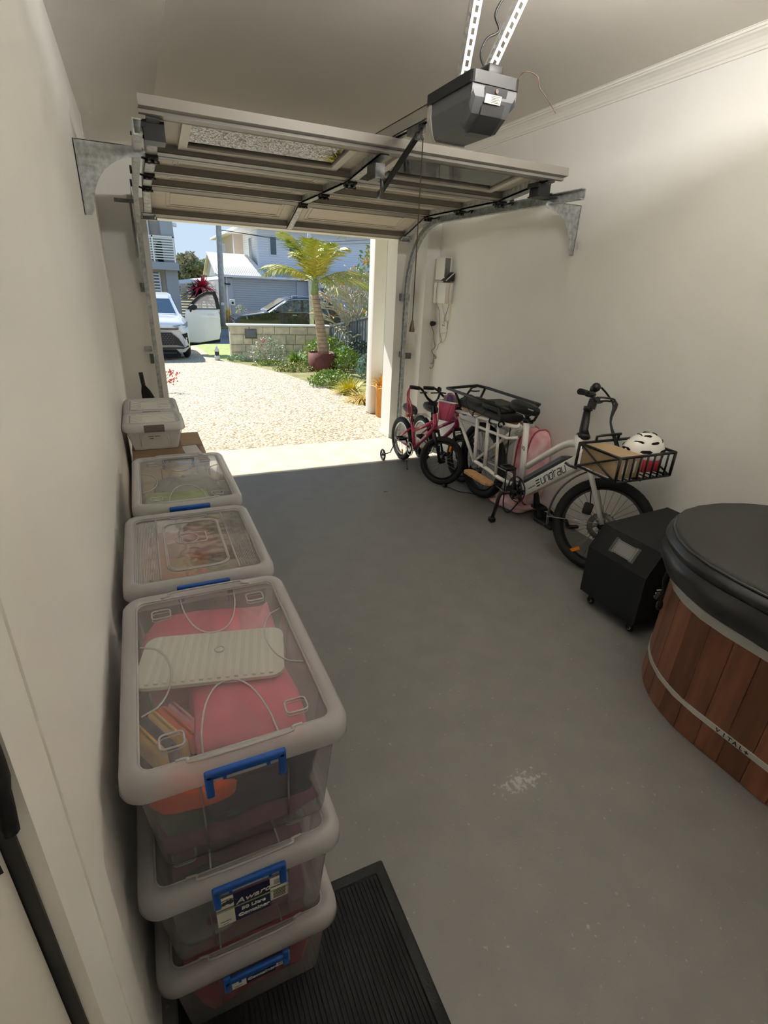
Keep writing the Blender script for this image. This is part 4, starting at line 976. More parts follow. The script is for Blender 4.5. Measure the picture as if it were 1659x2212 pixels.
# fork, steerer, mudguard
fk = MB()
for s in (-1, 1): fk.tube([(1.085, s*.045, .665), (1.13, s*.052, .60), (1.295, s*.058, .315)], [.019, .018, .015], 10)
fk.tube([(1.085, -.05, .665), (1.085, .05, .665)], .02, 10); xf(fk, ES).build('fork', 'white_frame', EB)
xf(MB().tube([(1.02, 0, .80), (1.005, 0, .84), (.985, 0, .975)], [.034, .027, .021], 14).ball((1.015, 0, .80), (.045, .04, .025), 12, 6), ES).build('steerer', 'black', EB)
xf(MB().tube([(.990, 0, .955), (.988, 0, .98)], .028, 14).box((.98, -.018, .97), (1.03, .018, 1.03)), ES).build('stem', 'black', EB)
xf(MB().tube(bez([(.975, -.29, 1.032), (.99, -.21, 1.038), (1.01, -.07, 1.032), (1.015, 0, 1.022), (1.01, .07, 1.032), (.99, .21, 1.038), (.975, .29, 1.032)], 30), .011, 10), ES).build('handlebar', 'black', EB)
for s in (-1, 1):
    xf(MB().tube([(.965, s*.335, 1.027), (.985, s*.22, 1.038)], [.0175, .016], 10), ES).build('grip', 'rubber', EB)
    xf(MB().tube(bez([(1.0, s*.16, 1.036), (1.03, s*.2, 1.04), (1.0, s*.29, 1.034)], 10), .007, 6).rbox((.97, s*.16-.02, 1.022), (1.02, s*.16+.02, 1.056), .008), ES).build('brake_lever', 'black', EB)
xf(MB().rbox((.965, -.035, 1.045), (1.0, .035, 1.105), .01).ball((1.0, -.05, 1.095), .028, 10, 6), ES).build('display', 'black', EB)
cb = MB()
for k, (a, b) in enumerate((((1.03, -.1, 1.034), (1.13, -.02, 1.04)), ((1.03, .1, 1.034), (1.14, .02, 1.03)), ((1.03, -.05, 1.1), (1.12, .03, 1.02)))):
    a = ES @ V(a); b = ES @ V(b); cb.tube(bez([a, (a+b)/2+V((0, 0, .01)), b, (1.2, .01, .93), (1.27, .02+.01*k, .80), (1.29, .02, .74)], 20), .006, 6)
cb.build('cable_bundle', 'black', EB)
mg = MB()
def mgf(u, v): a = math.radians(70+130*u); q = (v-.5)*2; rr = R+.026-.010*q*q; return V((1.295+rr*math.cos(a), q*.036, R+rr*math.sin(a)))
mg.grid(mgf, 30, 6); xf(mg, ES).build('mudguard', 'galv_dark', EB)
xf(MB().grid(lambda u, v: V((1.295-.325-.055*u, (v-.5)*.06, R-.115-.075*u)), 4, 4), ES).build('mud_flap', 'galv_dark', EB)
st = MB()
for s in (-1, 1): st.tube([(1.295, s*.05, R), (1.295-.33, s*.042, R-.06)], .0025, 5)
xf(st, ES).build('mudguard_stay', 'steel', EB)
xf(MB().rbox((1.16, -.075, .345), (1.215, -.045, .42), .01).tube([(1.19, -.06, .42), (1.17, -.06, .5), (1.12, -.06, .62)], .004, 5), ES).build('brake_caliper', 'black', EB)
xf(MB().tube([(1.05, -.055, .60), (1.0, -.06, .605), (.97, -.06, .615)], .008, 6), ES).build('steering_damper', 'dark_grey', EB)
# basket of black tube
bs = MB(); X0, X1, Y0, Y1, Za, Zb = 1.235, 1.53, -.228, .18, .70, .835
def ring(z, i): return [(X0, Y0+i, z), (X0, Y1-i, z), (X1, Y1-i, z), (X1, Y0+i, z)]
bs.tube(ring(Zb, 0), .0085, 8, closed=True); bs.tube(ring(Za, .006), .007, 8, closed=True)
for x, y in ((X0, Y0), (X0, Y1), (X1, Y1), (X1, Y0)): bs.tube([(x, y, Za), (x, y, Zb)], .008, 8)
for y in (Y0, Y1):
    bs.tube([(X0, y, Zb), (X1, y, Za)], .006, 6); bs.tube([(X0, y, Za), (X1, y, Zb)], .006, 6)
for k in range(1, 8): y = Y0+(Y1-Y0)*k/8; bs.tube([(X1, y, Za), (X1, y, Zb)], .006, 6)
for k in range(1, 8): y = Y0+(Y1-Y0)*k/8; bs.tube([(X0, y, Za), (X1, y, Za)], .004, 6)
bs.tube([(X0, Y0+.12, Zb), (X0, Y0+.12, Zb+.03), (X0+.02, Y0+.13, Zb+.04), (X0+.02, Y1-.13, Zb+.04), (X0, Y1-.12, Zb+.03), (X0, Y1-.12, Zb)], .008, 8)
bs.tube([(1.04, 0, .70), (X0, -.05, .70)], .01, 8).tube([(1.04, 0, .73), (X0, .05, .74)], .01, 8); bs.tube([(1.1, 0, .68), (1.5, .0, .68)], .007, 6)
bs.build('front_basket', 'black', EB)
EBM = EB.matrix_basis
def onb(x, y, z): return EBM @ V((x, y, z))
cx = thing('carton', onb(1.36, -.12, .71), 'brown cardboard carton in the left half of the front basket', 'box', None, math.atan2(-1, -.018))
MB().rbox((-.11, -.095, 0), (.155, .08, .12), .003).build('box_body', 'kraft', cx)
for k in (0, 1): MB().box((.1551, -.06+.06*k, .03), (.156, -.025+.06*k, .095)).build('address_label', 'paper', cx)
def helmet(name, loc, size, m, label, rz, vent=True, visor=None, vm='black_matte', inner='black_matte'):
    t = thing(name, loc, label, 'helmet', None, rz); a, b, c = size
    def lp(k, s=1.): th = PI/2*k; return [V((a*s*math.cos(th)*math.cos(2*PI*i/28), b*s*math.cos(th)*math.sin(2*PI*i/28), c*s*math.sin(th)+.012*math.cos(4*PI*i/28)*(1-k))) for i in range(28)]
    MB().loops([lp(0, .88), lp(0, .97), lp(.05), lp(.2), lp(.4), lp(.6), lp(.8), lp(.93), lp(.995)], False, True, sm=True).build('shell', m, t)
    MB().loops([lp(0, .9), lp(.3, .86), lp(.7, .86), lp(.99, .86)], False, True, sm=True).build('liner', inner, t)
    if vent:
        for lat, lons, l, wd in ((.20, (0, 62, 118, 180, 242, 298), .034, .010), (.47, (32, 90, 148, 212, 270, 328), .028, .008), (.74, (0, 60, 180, 240), .022, .007)):
            for lo in lons:
                th, ph = PI/2*lat, math.radians(lo); p = V((a*math.cos(th)*math.cos(ph), b*math.cos(th)*math.sin(ph), c*math.sin(th)))
                n = V((p.x/a**2, p.y/b**2, p.z/c**2)).normalized(); f = frame(p-n*.001, V((0, 0, 1)).cross(n), V((0, 0, 1)))
                MB().prism([f @ V((x*l, y*wd, 0)) for x, y in ((-1, -.2), (-.7, .7), (.5, 1), (1, .2), (.7, -.8), (-.4, -1))], n*.0025).build('vent', vm, t)
    if visor: MB().loops([[V((a*.86*math.cos(q), b*.9*math.sin(q), z)) for q in [-.7+1.4*i/8 for i in range(9)]] + [V((a*(.86+.42*math.cos(q))*math.cos(q), b*.9*math.sin(q), z-.008)) for q in [.7-1.4*i/8 for i in range(9)]] for z in (.012, .02)]).build('visor', visor, t)
    return t
helmet('bike_helmet', onb(1.40, .085, .795), (.125, .10, .122), 'white_frame', 'white bicycle helmet with black vents in the front basket', .1+PI*.92, True, 'mid_grey')
soft('folded_cloth', 'dark red cloth under the white helmet in the front basket', 'cloth', onb(1.43, .08, .71), (.16, .13, .09), 'red_soft', 51, .5, .05)

# ---- two small pink bicycles
def kid_bike(loc, label, m, steer, guard, train, basket, fender):
    t = thing('kids_bike', loc, label, 'bicycle', None, math.atan2(-1, .0)); R = .215; B = .75
    HT = V((.60, 0, .60)); HB = V((.635, 0, .47)); S = M.Translation(HB) @ M.Rotation(steer, 4, (HT-HB).normalized()) @ M.Translation(-HB)
    rw = wheel(t, V((0, 0, R)), R, .026, None, 20, 'steel', hub='steel'); reflector(rw, (.04, -.012, R-.13), None, (.012, .005, .028))
    f2 = wheel(t, V((B, 0, R)), R, .026, S, 20, 'black', hub='black'); reflector(f2, (B+.06, -.01, R+.12), S, (.010, .005, .026))
    f = MB(); BBp = V((.27, 0, .19))
    f.tube([HT, HB], .021, 12).tube([BBp, V((.19, 0, .44))], .016, 10)
    f.tube([HB+V((-.012, 0, .075)), V((.215, 0, .34))], .017, 10).tube([HB+V((-.004, 0, .02)), BBp], .019, 10)
    for s in (-1, 1): f.tube([V((.20, s*.02, .37)), V((0, s*.055, R))], .010, 8).tube([BBp+V((0, s*.03, 0)), V((0, s*.055, R))], .010, 8)
    f = f.build('frame', m, t)
    fk = MB()
    for s in (-1, 1): fk.tube([(.642, s*.04, .455), (.66, s*.045, .42), (B, s*.045, R)], .012, 8)
    fk.tube([(.642, -.045, .455), (.642, .045, .455)], .016, 8); xf(fk, S).build('fork', 'black', t)
    h = MB().tube([HT, HT+V((-.03, 0, .085))], .014, 10).box((.53, -.02, .665), (.60, .02, .70))
    h.tube(bez([(.47, -.27, .80), (.52, -.2, .80), (.555, -.10, .72), (.565, 0, .695), (.555, .10, .72), (.52, .2, .80), (.47, .27, .80)], 28), .010, 8); xf(h, S).build('handlebar', 'black', t)
    for s in (-1, 1):
        xf(MB().tube([(.465, s*.285, .80), (.505, s*.20, .80)], .016, 10), S).build('grip', 'rubber', t)
        xf(MB().tube(bez([(.54, s*.15, .775), (.575, s*.19, .775), (.55, s*.26, .77)], 8), .006, 6), S).build('brake_lever', 'black', t)
    MB().tube([(.19, 0, .43), (.165, 0, .51)], .012, 8).build('seat_post', 'black', t); saddle(t, (.155, 0, .56), .24, .15)
    MB().lathe([(.02, -.012), (.02, .012)], (.188, 0, .445), 2, 12).build('seat_clamp', 'black', t)
    ck = MB().torus(BBp+V((0, -.05, 0)), .062, .005, 28, 6, 1).lathe([(.03, -.006), (.03, .006)], BBp+V((0, -.05, 0)), 1, 14); ck.build('chainring', 'steel', t)
    gd_ = MB().prism([V((-.02, -.062, .235)), V((.25, -.066, .258)), V((.30, -.066, .245)), V((.31, -.066, .22)), V((.25, -.066, .235)), V((-.02, -.062, .212))], (0, -.008, 0)); gd_.build('chain_guard', guard, t)
    for s, d in ((-1, .10), (1, -.10)):
        MB().tube([BBp+V((0, s*.05, 0)), BBp+V((-.03, s*.09, d))], .008, 8).build('crank', 'black', t); pedal(t, BBp+V((-.035, s*.13, d)))
    MB().tube(bez([(.20, -.03, .05), (.22, -.05, .03), (.34, -.1, .012)], 8), .006, 6).build('side_stand', 'black', t)
    xf(MB().tube(bez([(.55, -.12, .74), (.63, -.08, .68), (.66, -.04, .56), (.64, -.05, .48)], 14), .003, 5), S).build('brake_cable', 'black', t)
    if train:
        for s in (-1, 1):
            q = MB().torus((-.01, s*.20, .058), .049, .009, 22, 8, 1).lathe([(.010, -.012), (.010, .012)], (-.01, s*.20, .058), 1, 10)
            for k in range(5): a = 2*PI*k/5; q.tube([(-.01, s*.2, .058), (-.01+.045*math.cos(a), s*.2, .058+.045*math.sin(a))], .004, 5)
            q = q.build('training_wheel', 'black', t)
            MB().tube([(-.01, s*.2, .058), (-.01, s*.12, .075), (-.0, s*.065, .20)], .006, 6).build('stay', 'mid_grey', q)
        fr = frame((.45, -.020, .335), HB-BBp, (-.28, 0, .365)); dm = MB()
        for k in range(6): dm.box((-.07+.026*k, -.008, 0), (-.056+.026*k, .008, .0008), fr)
        tag(dm.build('frame_decal', 'paper', f), kind='stuff')
    if fender:
        fe = MB().grid(lambda u, v: V(((R+.018)*math.cos(1.2+1.7*u), (v-.5)*.06, R+(R+.018)*math.sin(1.2+1.7*u))), 16, 4); fe.build('mudguard', 'steel', t)
        xf(MB().grid(lambda u, v: V((B+(R+.018)*math.cos(.9+1.2*u), (v-.5)*.06, R+(R+.018)*math.sin(.9+1.2*u))), 14, 4), S).build('mudguard', 'black', t)
    else:
        rk = MB().tube([(.17, -.012, .47), (.16, 0, .47), (.17, .012, .47)], .01, 6); reflector(t, (.11, 0, .47), None, (.006, .022, .014))
    if basket:
        def bl(i, z): return rrect(-.075+i, -.105+i, .075-i, .105-i, .03, z, 4)
        bm = S @ M.Translation((.725, 0, .57))
        bb_ = xf(MB().loops([bl(.024, 0), bl(.0, .155)], True, False), bm).build('basket', 'pink_plastic', t)
        wv = MB()
        for k in range(9): wv.tube(bl(.024-.0026*k, .008+.0175*k), .0032, 5, closed=True)
        P_ = bl(.0, .155); Q_ = bl(.024, 0)
        for i in range(0, len(P_)): wv.tube([Q_[i]*1.02, P_[i]*1.005], .0038, 5)
        xf(wv, bm).build('basket_weave', 'pink_soft', bb_)
        xf(MB().tube(bl(-.002, .158), .008, 6, closed=True), bm).build('basket_rim', 'white_plastic', bb_)
        fl = MB(); 
        for k in range(5): a = 2*PI*k/5; fl.ball((.079, -.03+.014*math.cos(a), .10+.014*math.sin(a)), (.004, .010, .010), 8, 5)
        fl.ball((.080, -.03, .10), (.006, .008, .008), 8, 5); xf(fl, bm).build('basket_flower', 'navy_soft', bb_)
        for k in range(6):     # streamers from the right grip
            e = S @ V((.462, -.29, .80)); p = [e, e+V((-.01-.004*k, -.012+.01*(k % 3), -.07)), e+V((.0+.006*k, -.02+.008*k, -.17)), e+V((.012*(k % 3), -.018+.01*k, -.25-.012*k))]
            MB().tube(bez(p, 12), .0035, 5).build('streamer', ('pink_soft', 'pink_pale', 'red_soft')[k % 3], t)
        return t, bm
    return t, None
k1, bm = kid_bike((2.25, 4.405, 0), 'small pink bicycle with training wheels, basket and streamers', 'pink_frame', .62, 'light_grey', True, True, False)
k2, _ = kid_bike((2.475, 4.41, 0), 'magenta bicycle with silver mudguard between the pink bicycle and wall', 'magenta_frame', .05, 'light_grey', False, False, True)
KM = k1.matrix_basis
helmet('kids_helmet', (KM @ bm) @ V((-.01, .03, .125)), (.095, .08, .10), 'mid_grey', 'small grey and pink helmet sitting in the pink basket', 1.2, True, None, 'pink_soft')
soft('purple_toy', 'purple toy standing in the pink basket beside the helmet', 'toy', (KM @ bm) @ V((.02, -.045, .05)), (.06, .05, .17), 'purple', 61, .7, .05)

# ---- bags behind the cargo bike and things on the floor
bp = thing('backpack', (2.655, 2.96, 0), 'fluffy pink and white backpack with red piping against the right wall', 'backpack')
def pad(y0, y1, x0, x1, z0, z1):
    L = []
    for k in range(9):
        v = k/8; q = math.sin(PI*(.08+.84*v)); cx_, cz_ = (x0+x1)/2, (z0+z1)/2
        L.append([V((cx_+(x1-x0)/2*q**.35*math.copysign(abs(math.cos(a))**.7, math.cos(a)), y0+(y1-y0)*v, cz_+(z1-z0)/2*q**.35*math.copysign(abs(math.sin(a))**.7, math.sin(a)))) for a in [2*PI*i/22 for i in range(22)]])
    return MB().loops(L, sm=True), [L[4]]
for a, b in ((2.835, 2.93), (2.94, 3.06)):
    q, l = pad(a, b, 2.53, 2.755, .06, .665); o = q.build('padded_shell', 'fluffy_pink', bp, True); MB().tube([p+(p-V((2.64, p.y, .36)))*.012 for p in l[0]], .006, 6, closed=True).build('piping', 'pink_piping', o, True)
for k in range(4): MB().tube(bez([(2.60, 3.062, .2+.05*k), (2.57, 3.068, .25+.06*k), (2.60, 3.068, .33+.05*k), (2.66, 3.065, .36+.05*k)], 14), .006, 6).build('printed_swirl', ('leaf_yellow', 'navy_soft', 'pink_soft', 'leaf_lime')[k], bp, True)
soft('pink_bag', 'flat pale pink patterned bag lying on the floor under the cargo bike', 'bag', (2.60, 3.02, 0), (.26, .36, .07), 'fluffy_pink', 71, .6, .06, .2)
sk = thing('strap_bundle', (2.665, 2.70, 0), 'black straps with buckles lying on the floor beside the pink bag', 'straps', None, -1.2)
MB().rbox((-.10, -.035, .02), (.10, .035, .055), .02).tube(bez([(-.08, 0, .05), (0, .01, .085), (.09, -.01, .05)], 10), .012, 6).build('pad', 'black_matte', sk)
MB().tube(bez([(.09, 0, .03), (.14, .02, .05), (.19, -.01, .02), (.26, .02, .035)], 14), .014, 6).build('strap', 'black_matte', sk)
for k in range(3): MB().torus((-.07+.07*k, 0, .02), .012, .008, 12, 6, 1).build('buckle', 'black', sk)
pg = thing('plug_cord', (2.33, 3.50, 0), 'black cord with a small plug lying on the floor by the cargo bike', 'cord')
MB().tube(bez([(2.27, 3.56, .012), (2.30, 3.52, .006), (2.33, 3.42, .006), (2.40, 3.36, .008), (2.44, 3.28, .006)], 20), .004, 6).build('cord', 'black', pg, True)
MB().rbox((2.255, 3.545, .002), (2.29, 3.585, .028), .008).build('plug', 'black', pg, True)
dl = thing('dry_leaf', (1.72, 3.62, 0), 'tiny dark dry leaf on the grey floor in front of the doorway', 'leaf')
MB().add([(-.02, 0, .001), (0, .012, .006), (.025, 0, .002), (0, -.012, .005)], [(0, 1, 2, 3)]).build('blade', 'brown', dl)

# ================================================================ NETWORK BOXES, SOCKETS AND CABLES ON THE RIGHT WALL
nb = thing('network_box', (XR-.04, 4.70, 1.77), 'tall white network box with grey indicator panel on the right wall', 'network box')
MB().rbox((XR-.075, 4.60, 1.675), (XR-.001, 4.775, 1.875), .006).build('case', 'white_plastic', nb, True)
ip = MB().rbox((XR-.078, 4.595, 1.70), (XR-.02, 4.602, 1.865), .004).build('indicator_panel', 'mid_grey', nb, True)
for k in range(4): MB().box((XR-.066, 4.592, 1.725+.014*k), (XR-.056, 4.595, 1.731+.014*k)).build('indicator', 'dark_grey', ip, True)
n2 = thing('network_box', (XR-.04, 4.66, 1.57), 'squarer white network box mounted directly under the tall one', 'network box')
MB().rbox((XR-.08, 4.545, 1.468), (XR-.001, 4.775, 1.655), .006).build('case', 'white_plastic', n2, True); MB().box((XR-.081, 4.775, 1.655), (XR-.001, 4.60, 1.668)).build('lid', 'light_grey', n2, True)
mo = thing('modem', (XR-.045, 4.58, 1.668), 'small black wedge modem standing on the lower network box', 'modem')
MB().prism([V((XR-.10, 4.52, 1.669)), V((XR-.01, 4.52, 1.669)), V((XR-.01, 4.52, 1.745))], (0, .1, 0)).build('case', 'black', mo, True)
MB().tube([(XR-.10, 4.52, 1.669), (XR-.01, 4.52, 1.745)], .005, 6).build('edge_trim', 'white_plastic', mo, True)
def plate(y, z, lab):
    t = thing('wall_socket', (XR, y, z), lab, 'socket'); MB().rbox((XR-.012, y-.058, z-.037), (XR, y+.058, z+.037), .006).build('plate', 'white_plastic', t, True)
    return t
s1 = plate(4.86, 1.27, 'white double socket left of the cables, black plug in it')
MB().lathe([(.022, -.06), (.025, -.045), (.018, -.012)], (XR, 4.815, 1.27), 0, 14).build('plug', 'black', s1, True)
s2 = plate(4.64, 1.27, 'white data socket right of the cables under the network boxes')
for y in (4.66, 4.63): MB().box((XR-.014, y-.006, 1.26), (XR-.011, y+.006, 1.275)).build('port', 'mid_grey', s2, True)
def cable(pts, m, lab, r=.0026): tag(MB().tube(bez([(XR-a, y, z) for a, y, z in pts], 40), r, 5).build('cable', m), lab, 'cable', None)
cable([(.085, 4.70, 1.655), (.086, 4.71, 1.56), (.084, 4.70, 1.47), (.03, 4.72, 1.4), (.012, 4.73, 1.3), (.01, 4.72, 1.2), (.01, 4.66, 1.12), (.012, 4.71, 1.08), (.01, 4.74, 1.02)], 'mid_grey', 'thin grey cable running down the front of the lower network box')
cable([(.03, 4.535, 1.69), (.05, 4.53, 1.6), (.04, 4.54, 1.48), (.01, 4.55, 1.44), (.01, 4.56, 1.3), (.012, 4.58, 1.17), (.01, 4.64, 1.1), (.01, 4.70, 1.12), (.012, 4.69, 1.18), (.01, 4.60, 1.2)], 'leaf_straw', 'yellowish cable looping down the right side of the network boxes')
cable([(.02, 4.56, 1.47), (.012, 4.6, 1.4), (.01, 4.64, 1.34), (.012, 4.63, 1.28)], 'grey_latch', 'short grey cable curving to the right hand socket')
cable([(.02, 4.69, 1.47), (.01, 4.66, 1.38), (.01, 4.62, 1.33), (.012, 4.65, 1.29)], 'light_grey', 'short pale cable crossing above the right hand socket')
cable([(.055, 4.815, 1.25), (.02, 4.815, 1.18), (.01, 4.81, 1.10), (.01, 4.78, 1.06), (.01, 4.80, 1.03), (.012, 4.84, 1.0), (.01, 4.79, .96), (.01, 4.74, .95), (.01, 4.76, .93), (.012, 4.79, .97), (.01, 4.80, .88), (.01, 4.86, .87), (.012, 4.84, .82), (.01, 4.79, .85), (.012, 4.79, .93)], 'grey_latch', 'tangled grey cable hanging lowest below the double socket', .003)

# ================================================================ OUTSIDE
def pg(px, py):
    """the spot on the sloping ground seen at a picture position"""
    d = r2*((px-829.5)/1095.1) + u2*((1106-py)/1095.1) + fwd
    t = (-1.6+.041*5.17)/(d.z+.041*d.y); return CAMP+d*t
rnd = random.Random(11)
def blade(mb, b, az, ln, wd, rise, droop, n=4):
    """one arching strap leaf"""
    c, s = math.cos(az), math.sin(az); L = []
    for k in range(n+1):
        t = k/n; r = ln*math.cos(rise)*t*(1+.2*t); z = ln*math.sin(rise)*t-droop*ln*t*t; w_ = wd*(1-t**2)*.5+.0006
        p = V(b)+V((c*r, s*r, z)); L += [p+V((-s*w_, c*w_, 0)), p+V((s*w_, -c*w_, 0))]
    mb.add(L, [(2*k, 2*k+1, 2*k+3, 2*k+2) for k in range(n)], True)
def clump(name, loc, label, cat, n, ln, wd, m, rise=(.5, 1.4), droop=(.2, .7), spread=.08, group=None, m2=None, nm='leaves'):
    t = thing(name, loc, label, cat, group)
    for mm, cnt in ((m, n), (m2, n//3)) if m2 else ((m, n),):
        mb = MB()
        for _ in range(cnt):
            a = rnd.uniform(0, 6.283); q = spread*rnd.random()
            blade(mb, (q*math.cos(a), q*math.sin(a), 0), a+rnd.uniform(-.4, .4), ln*rnd.uniform(.6, 1.1), wd, rnd.uniform(*rise), rnd.uniform(*droop))
        tag(mb.build(nm, mm, t, fix=False), kind='stuff')
    return t
def bush(name, loc, label, cat, size, n, leaf, m, m2=None, group=None, stem=True, flat=.0, flowers=None):
    """leafy shrub: many small leaves over a rounded volume"""
    t = thing(name, loc, label, cat, group); a, b, c = size
    for mm, cnt in ((m, n), (m2, n//3)) if m2 else ((m, n),):
        mb = MB()
        for _ in range(cnt):
            z = rnd.random()**.8; ph = rnd.uniform(0, 6.283); rr = math.sqrt(max(0, 1-(2*z-.75)**2*.62))*(rnd.uniform(.55, 1.04)*(1+.12*math.sin(3*ph+a*9)+.1*math.sin(7*ph+5*z)))
            p = V((a*rr*math.cos(ph), b*rr*math.sin(ph), c*(.04+.96*z)))
            d = V((rnd.gauss(0, 1), rnd.gauss(0, 1), rnd.gauss(.4, .8))).normalized(); e = d.orthogonal().normalized(); e = M.Rotation(rnd.uniform(0, 6.28), 3, d) @ e; l = leaf*rnd.uniform(.6, 1.2); f = d.cross(e)
            mb.add([p, p+e*l*.5+f*l*.22, p+e*l, p+e*l*.5-f*l*.22], [(0, 1, 2, 3)])
        tag(mb.build('leaves', mm, t, fix=False), kind='stuff')
    if stem:
        sm = MB()
        for k in range(5): q = rnd.uniform(0, 6.28); sm.tube([(0, 0, -.02), (a*.3*math.cos(q), b*.3*math.sin(q), c*.35), (a*.55*math.cos(q+.3), b*.55*math.sin(q+.3), c*.7)], [.02*a/.4, .014*a/.4, .006], 5)
        tag(sm.build('stems', 'bare_branch', t), kind='stuff')
    if flowers:
        for (x, y, z) in flowers[1]:
            f = MB()
            for _ in range(9): f.ball((x+rnd.gauss(0, .02), y+rnd.gauss(0, .02), z+rnd.gauss(0, .02)), .011, 6, 4)
            tag(f.build('flowers', flowers[0], t), kind='stuff')
    return t

# ---- post, pot, palms
ps = thing('porch_post', (2.88, 6.6, gz(6.6)), 'white square porch post standing outside the doorway', 'post')
MB().rbox((2.795, 6.515, gz(6.6)+.008), (2.965, 6.685, 2.325), .006, 2).build('shaft', 'trim_paint', ps, True)
MB().rbox((2.80, 6.52, gz(6.6)-.02), (2.96, 6.68, gz(6.6)+.01), .004).build('foot', 'dark_grey', ps, True)
po = thing('terracotta_pot', (2.935, 6.30, gz(6.3)), 'tall orange terracotta pot just right of the porch post', 'pot')
MB().lathe([(.06, .0), (.125, .0), (.135, .02), (.14, .36), (.15, .38), (.15, .43), (.135, .43), (.13, .38), (.06, .37)], (2.935, 6.30, gz(6.3)), 2, 28).build('body', 'terracotta', po, True)
clump('potted_succulent', (2.935, 6.30, gz(6.3)+.38), 'yellow orange leafy succulent growing in the terracotta pot', 'plant', 110, .22, .045, 'leaf_orange', (.3, 1.5), (-.1, .4), .09, None, 'leaf_yellow')
def palm(name, base, h, lean, r, label, crown, fl, nf, seed, pitch):
    t = thing(name, base, label, 'palm tree'); rn = random.Random(seed); B = V(base)
    P = [B+V((lean*(k/14)**1.3, 0, h*k/14)) for k in range(15)]
    tk = MB().tube(P, [r*(1.25-.5*k/14) for k in range(15)], 14)
    tk = tk.build('trunk', 'palm_trunk', t, True)
    rg = MB()
    for k in range(1, int(h/.085)):
        f = k*.085/h; p = B+V((lean*f**1.3, 0, h*f)); rg.torus(p, r*(1.25-.5*f), .006, 14, 5, 2)
    tag(rg.build('trunk_rings', 'kraft_dark', tk, True), kind='stuff')
    T = P[-1]
    MB().tube([T-V((0, 0, .02)), T+V((.01, 0, crown*.6)), T+V((.015, 0, crown))], [r*.78, r*.72, r*.45], 12).build('crown_shaft', 'palm_green', t, True)
    T = T+V((0, 0, crown*.75))
    for k in range(nf):
        az = 2*PI*(k+.5*rn.random())/nf; el = rn.uniform(*pitch) if k % 3 else rn.uniform(.25, .75); ln = fl*rn.uniform(.8, 1.1); mb = MB(); c, s = math.cos(az), math.sin(az); R_ = []
        for q in range(13):
            u = q/12; rr = ln*math.cos(el)*u; z = ln*math.sin(el)*u-ln*.40*u**2.2; R_.append(T+V((c*rr, s*rr, z)))
        mb.tube(R_, [.012*(1-.8*q/12) for q in range(13)], 5)
        for q in range(40):
            u = .10+.88*q/40; i = min(int(u*12), 11); p = R_[i].lerp(R_[i+1], u*12-i); tg = (R_[i+1]-R_[i]).normalized()
            for sd in (-1, 1):
                L_ = ln*.25*math.sin(PI*(.12+.82*u))**.7*rn.uniform(.85, 1.1); sv = V((-s, c, 0))*sd
                d = (sv*.7+tg*.8+V((0, 0, -.15-.45*rn.random()))).normalized(); w_ = tg*.011
                mb.add([p-w_, p+w_, p+d*L_*.6+w_*.9+V((0, 0, -.02)), p+d*L_+V((0, 0, -.10*L_)), p+d*L_*.6-w_*.9+V((0, 0, -.02))], [(0, 1, 2, 3, 4)])
        mb.build('frond', 'frond', t, True, False)
    return t
dr_ = thing('planter_drum', (3.78, 11.75, gz(11.75)), 'round rusty brown steel planter drum with a palm in the garden bed', 'planter')
MB().lathe([(.315, -.02), (.32, .0), (.32, .40), (.312, .40), (.31, .36), (.01, .36)], (3.78, 11.75, gz(11.75)), 2, 32).build('body', 'corten', dr_, True)
palm('palm_tree', (3.82, 11.75, gz(11.75)+.34), 1.30, -.20, .105, 'palm tree with yellow green fronds growing from the rusty drum', .30, 1.75, 16, 3, (.95, 1.45))
b2 = pg(826, 812); palm('palm_tree', (b2.x, b2.y, b2.z-.02), 3.0, .03, .075, 'second slimmer palm trunk seen between the porch post and the jamb', .5, 1.6, 12, 8, (-.2, 1.2))

# ---- garden bed plants
def P(px, py, dz=-.02): v = pg(px, py); return (v.x, v.y, v.z+dz)
bush('silver_shrub', P(580, 785), 'silvery shrub with red flowers in front of the stone wall', 'shrub', (.42, .36, .62), 900, .07, 'leaf_silver', 'leaf_green', flowers=('flower_red', [(-.18, -.1, .55), (-.12, -.2, .6), (-.2, -.15, .48)]))
clump('strap_plant', P(640, 784), 'bright lime green clump of strap leaves before the stone wall', 'plant', 260, .55, .022, 'leaf_lime', (.45, 1.45), (.2, .8), .1, None, 'leaf_dark')
bush('blue_green_shrub', P(668, 768, 0), 'pale blue green succulent shrub at the left of the rusty drum', 'shrub', (.22, .22, .42), 420, .08, 'leaf_bluegreen')
bush('lime_shrub', (4.25, 12.75, gz(12.7)), 'lime green rosette shrub growing behind the rusty drum', 'shrub', (.62, .34, .66), 750, .11, 'leaf_lime', 'leaf_bluegreen')
bush('lime_shrub', P(742, 800, 0), 'lime green rosette shrub spilling at the right of the rusty drum', 'shrub', (.34, .3, .52), 560, .10, 'leaf_lime', 'leaf_bluegreen')
bush('dark_shrub', P(775, 795, 0), 'dark blue green shrub in front of the grey fence', 'shrub', (.45, .4, .62), 800, .08, 'leaf_dark')
bush('blue_green_shrub', P(792, 822, 0), 'pale blue green shrub beside the porch post', 'shrub', (.22, .22, .5), 420, .09, 'leaf_bluegreen')
bush('ground_cover', P(640, 800), 'low grey green mound at the drive edge left of the drum', 'ground cover', (.5, .32, .17), 900, .06, 'leaf_green', 'leaf_straw', stem=False)
bush('ground_cover', P(715, 832), 'low feathery green mound in front of the rusty drum', 'ground cover', (.42, .42, .28), 1200, .06, 'leaf_green', 'leaf_lime', stem=False)
bush('ground_cover', P(580, 788), 'thin yellow green mat below the silvery shrub', 'ground cover', (.42, .14, .10), 260, .06, 'leaf_lime', stem=False)
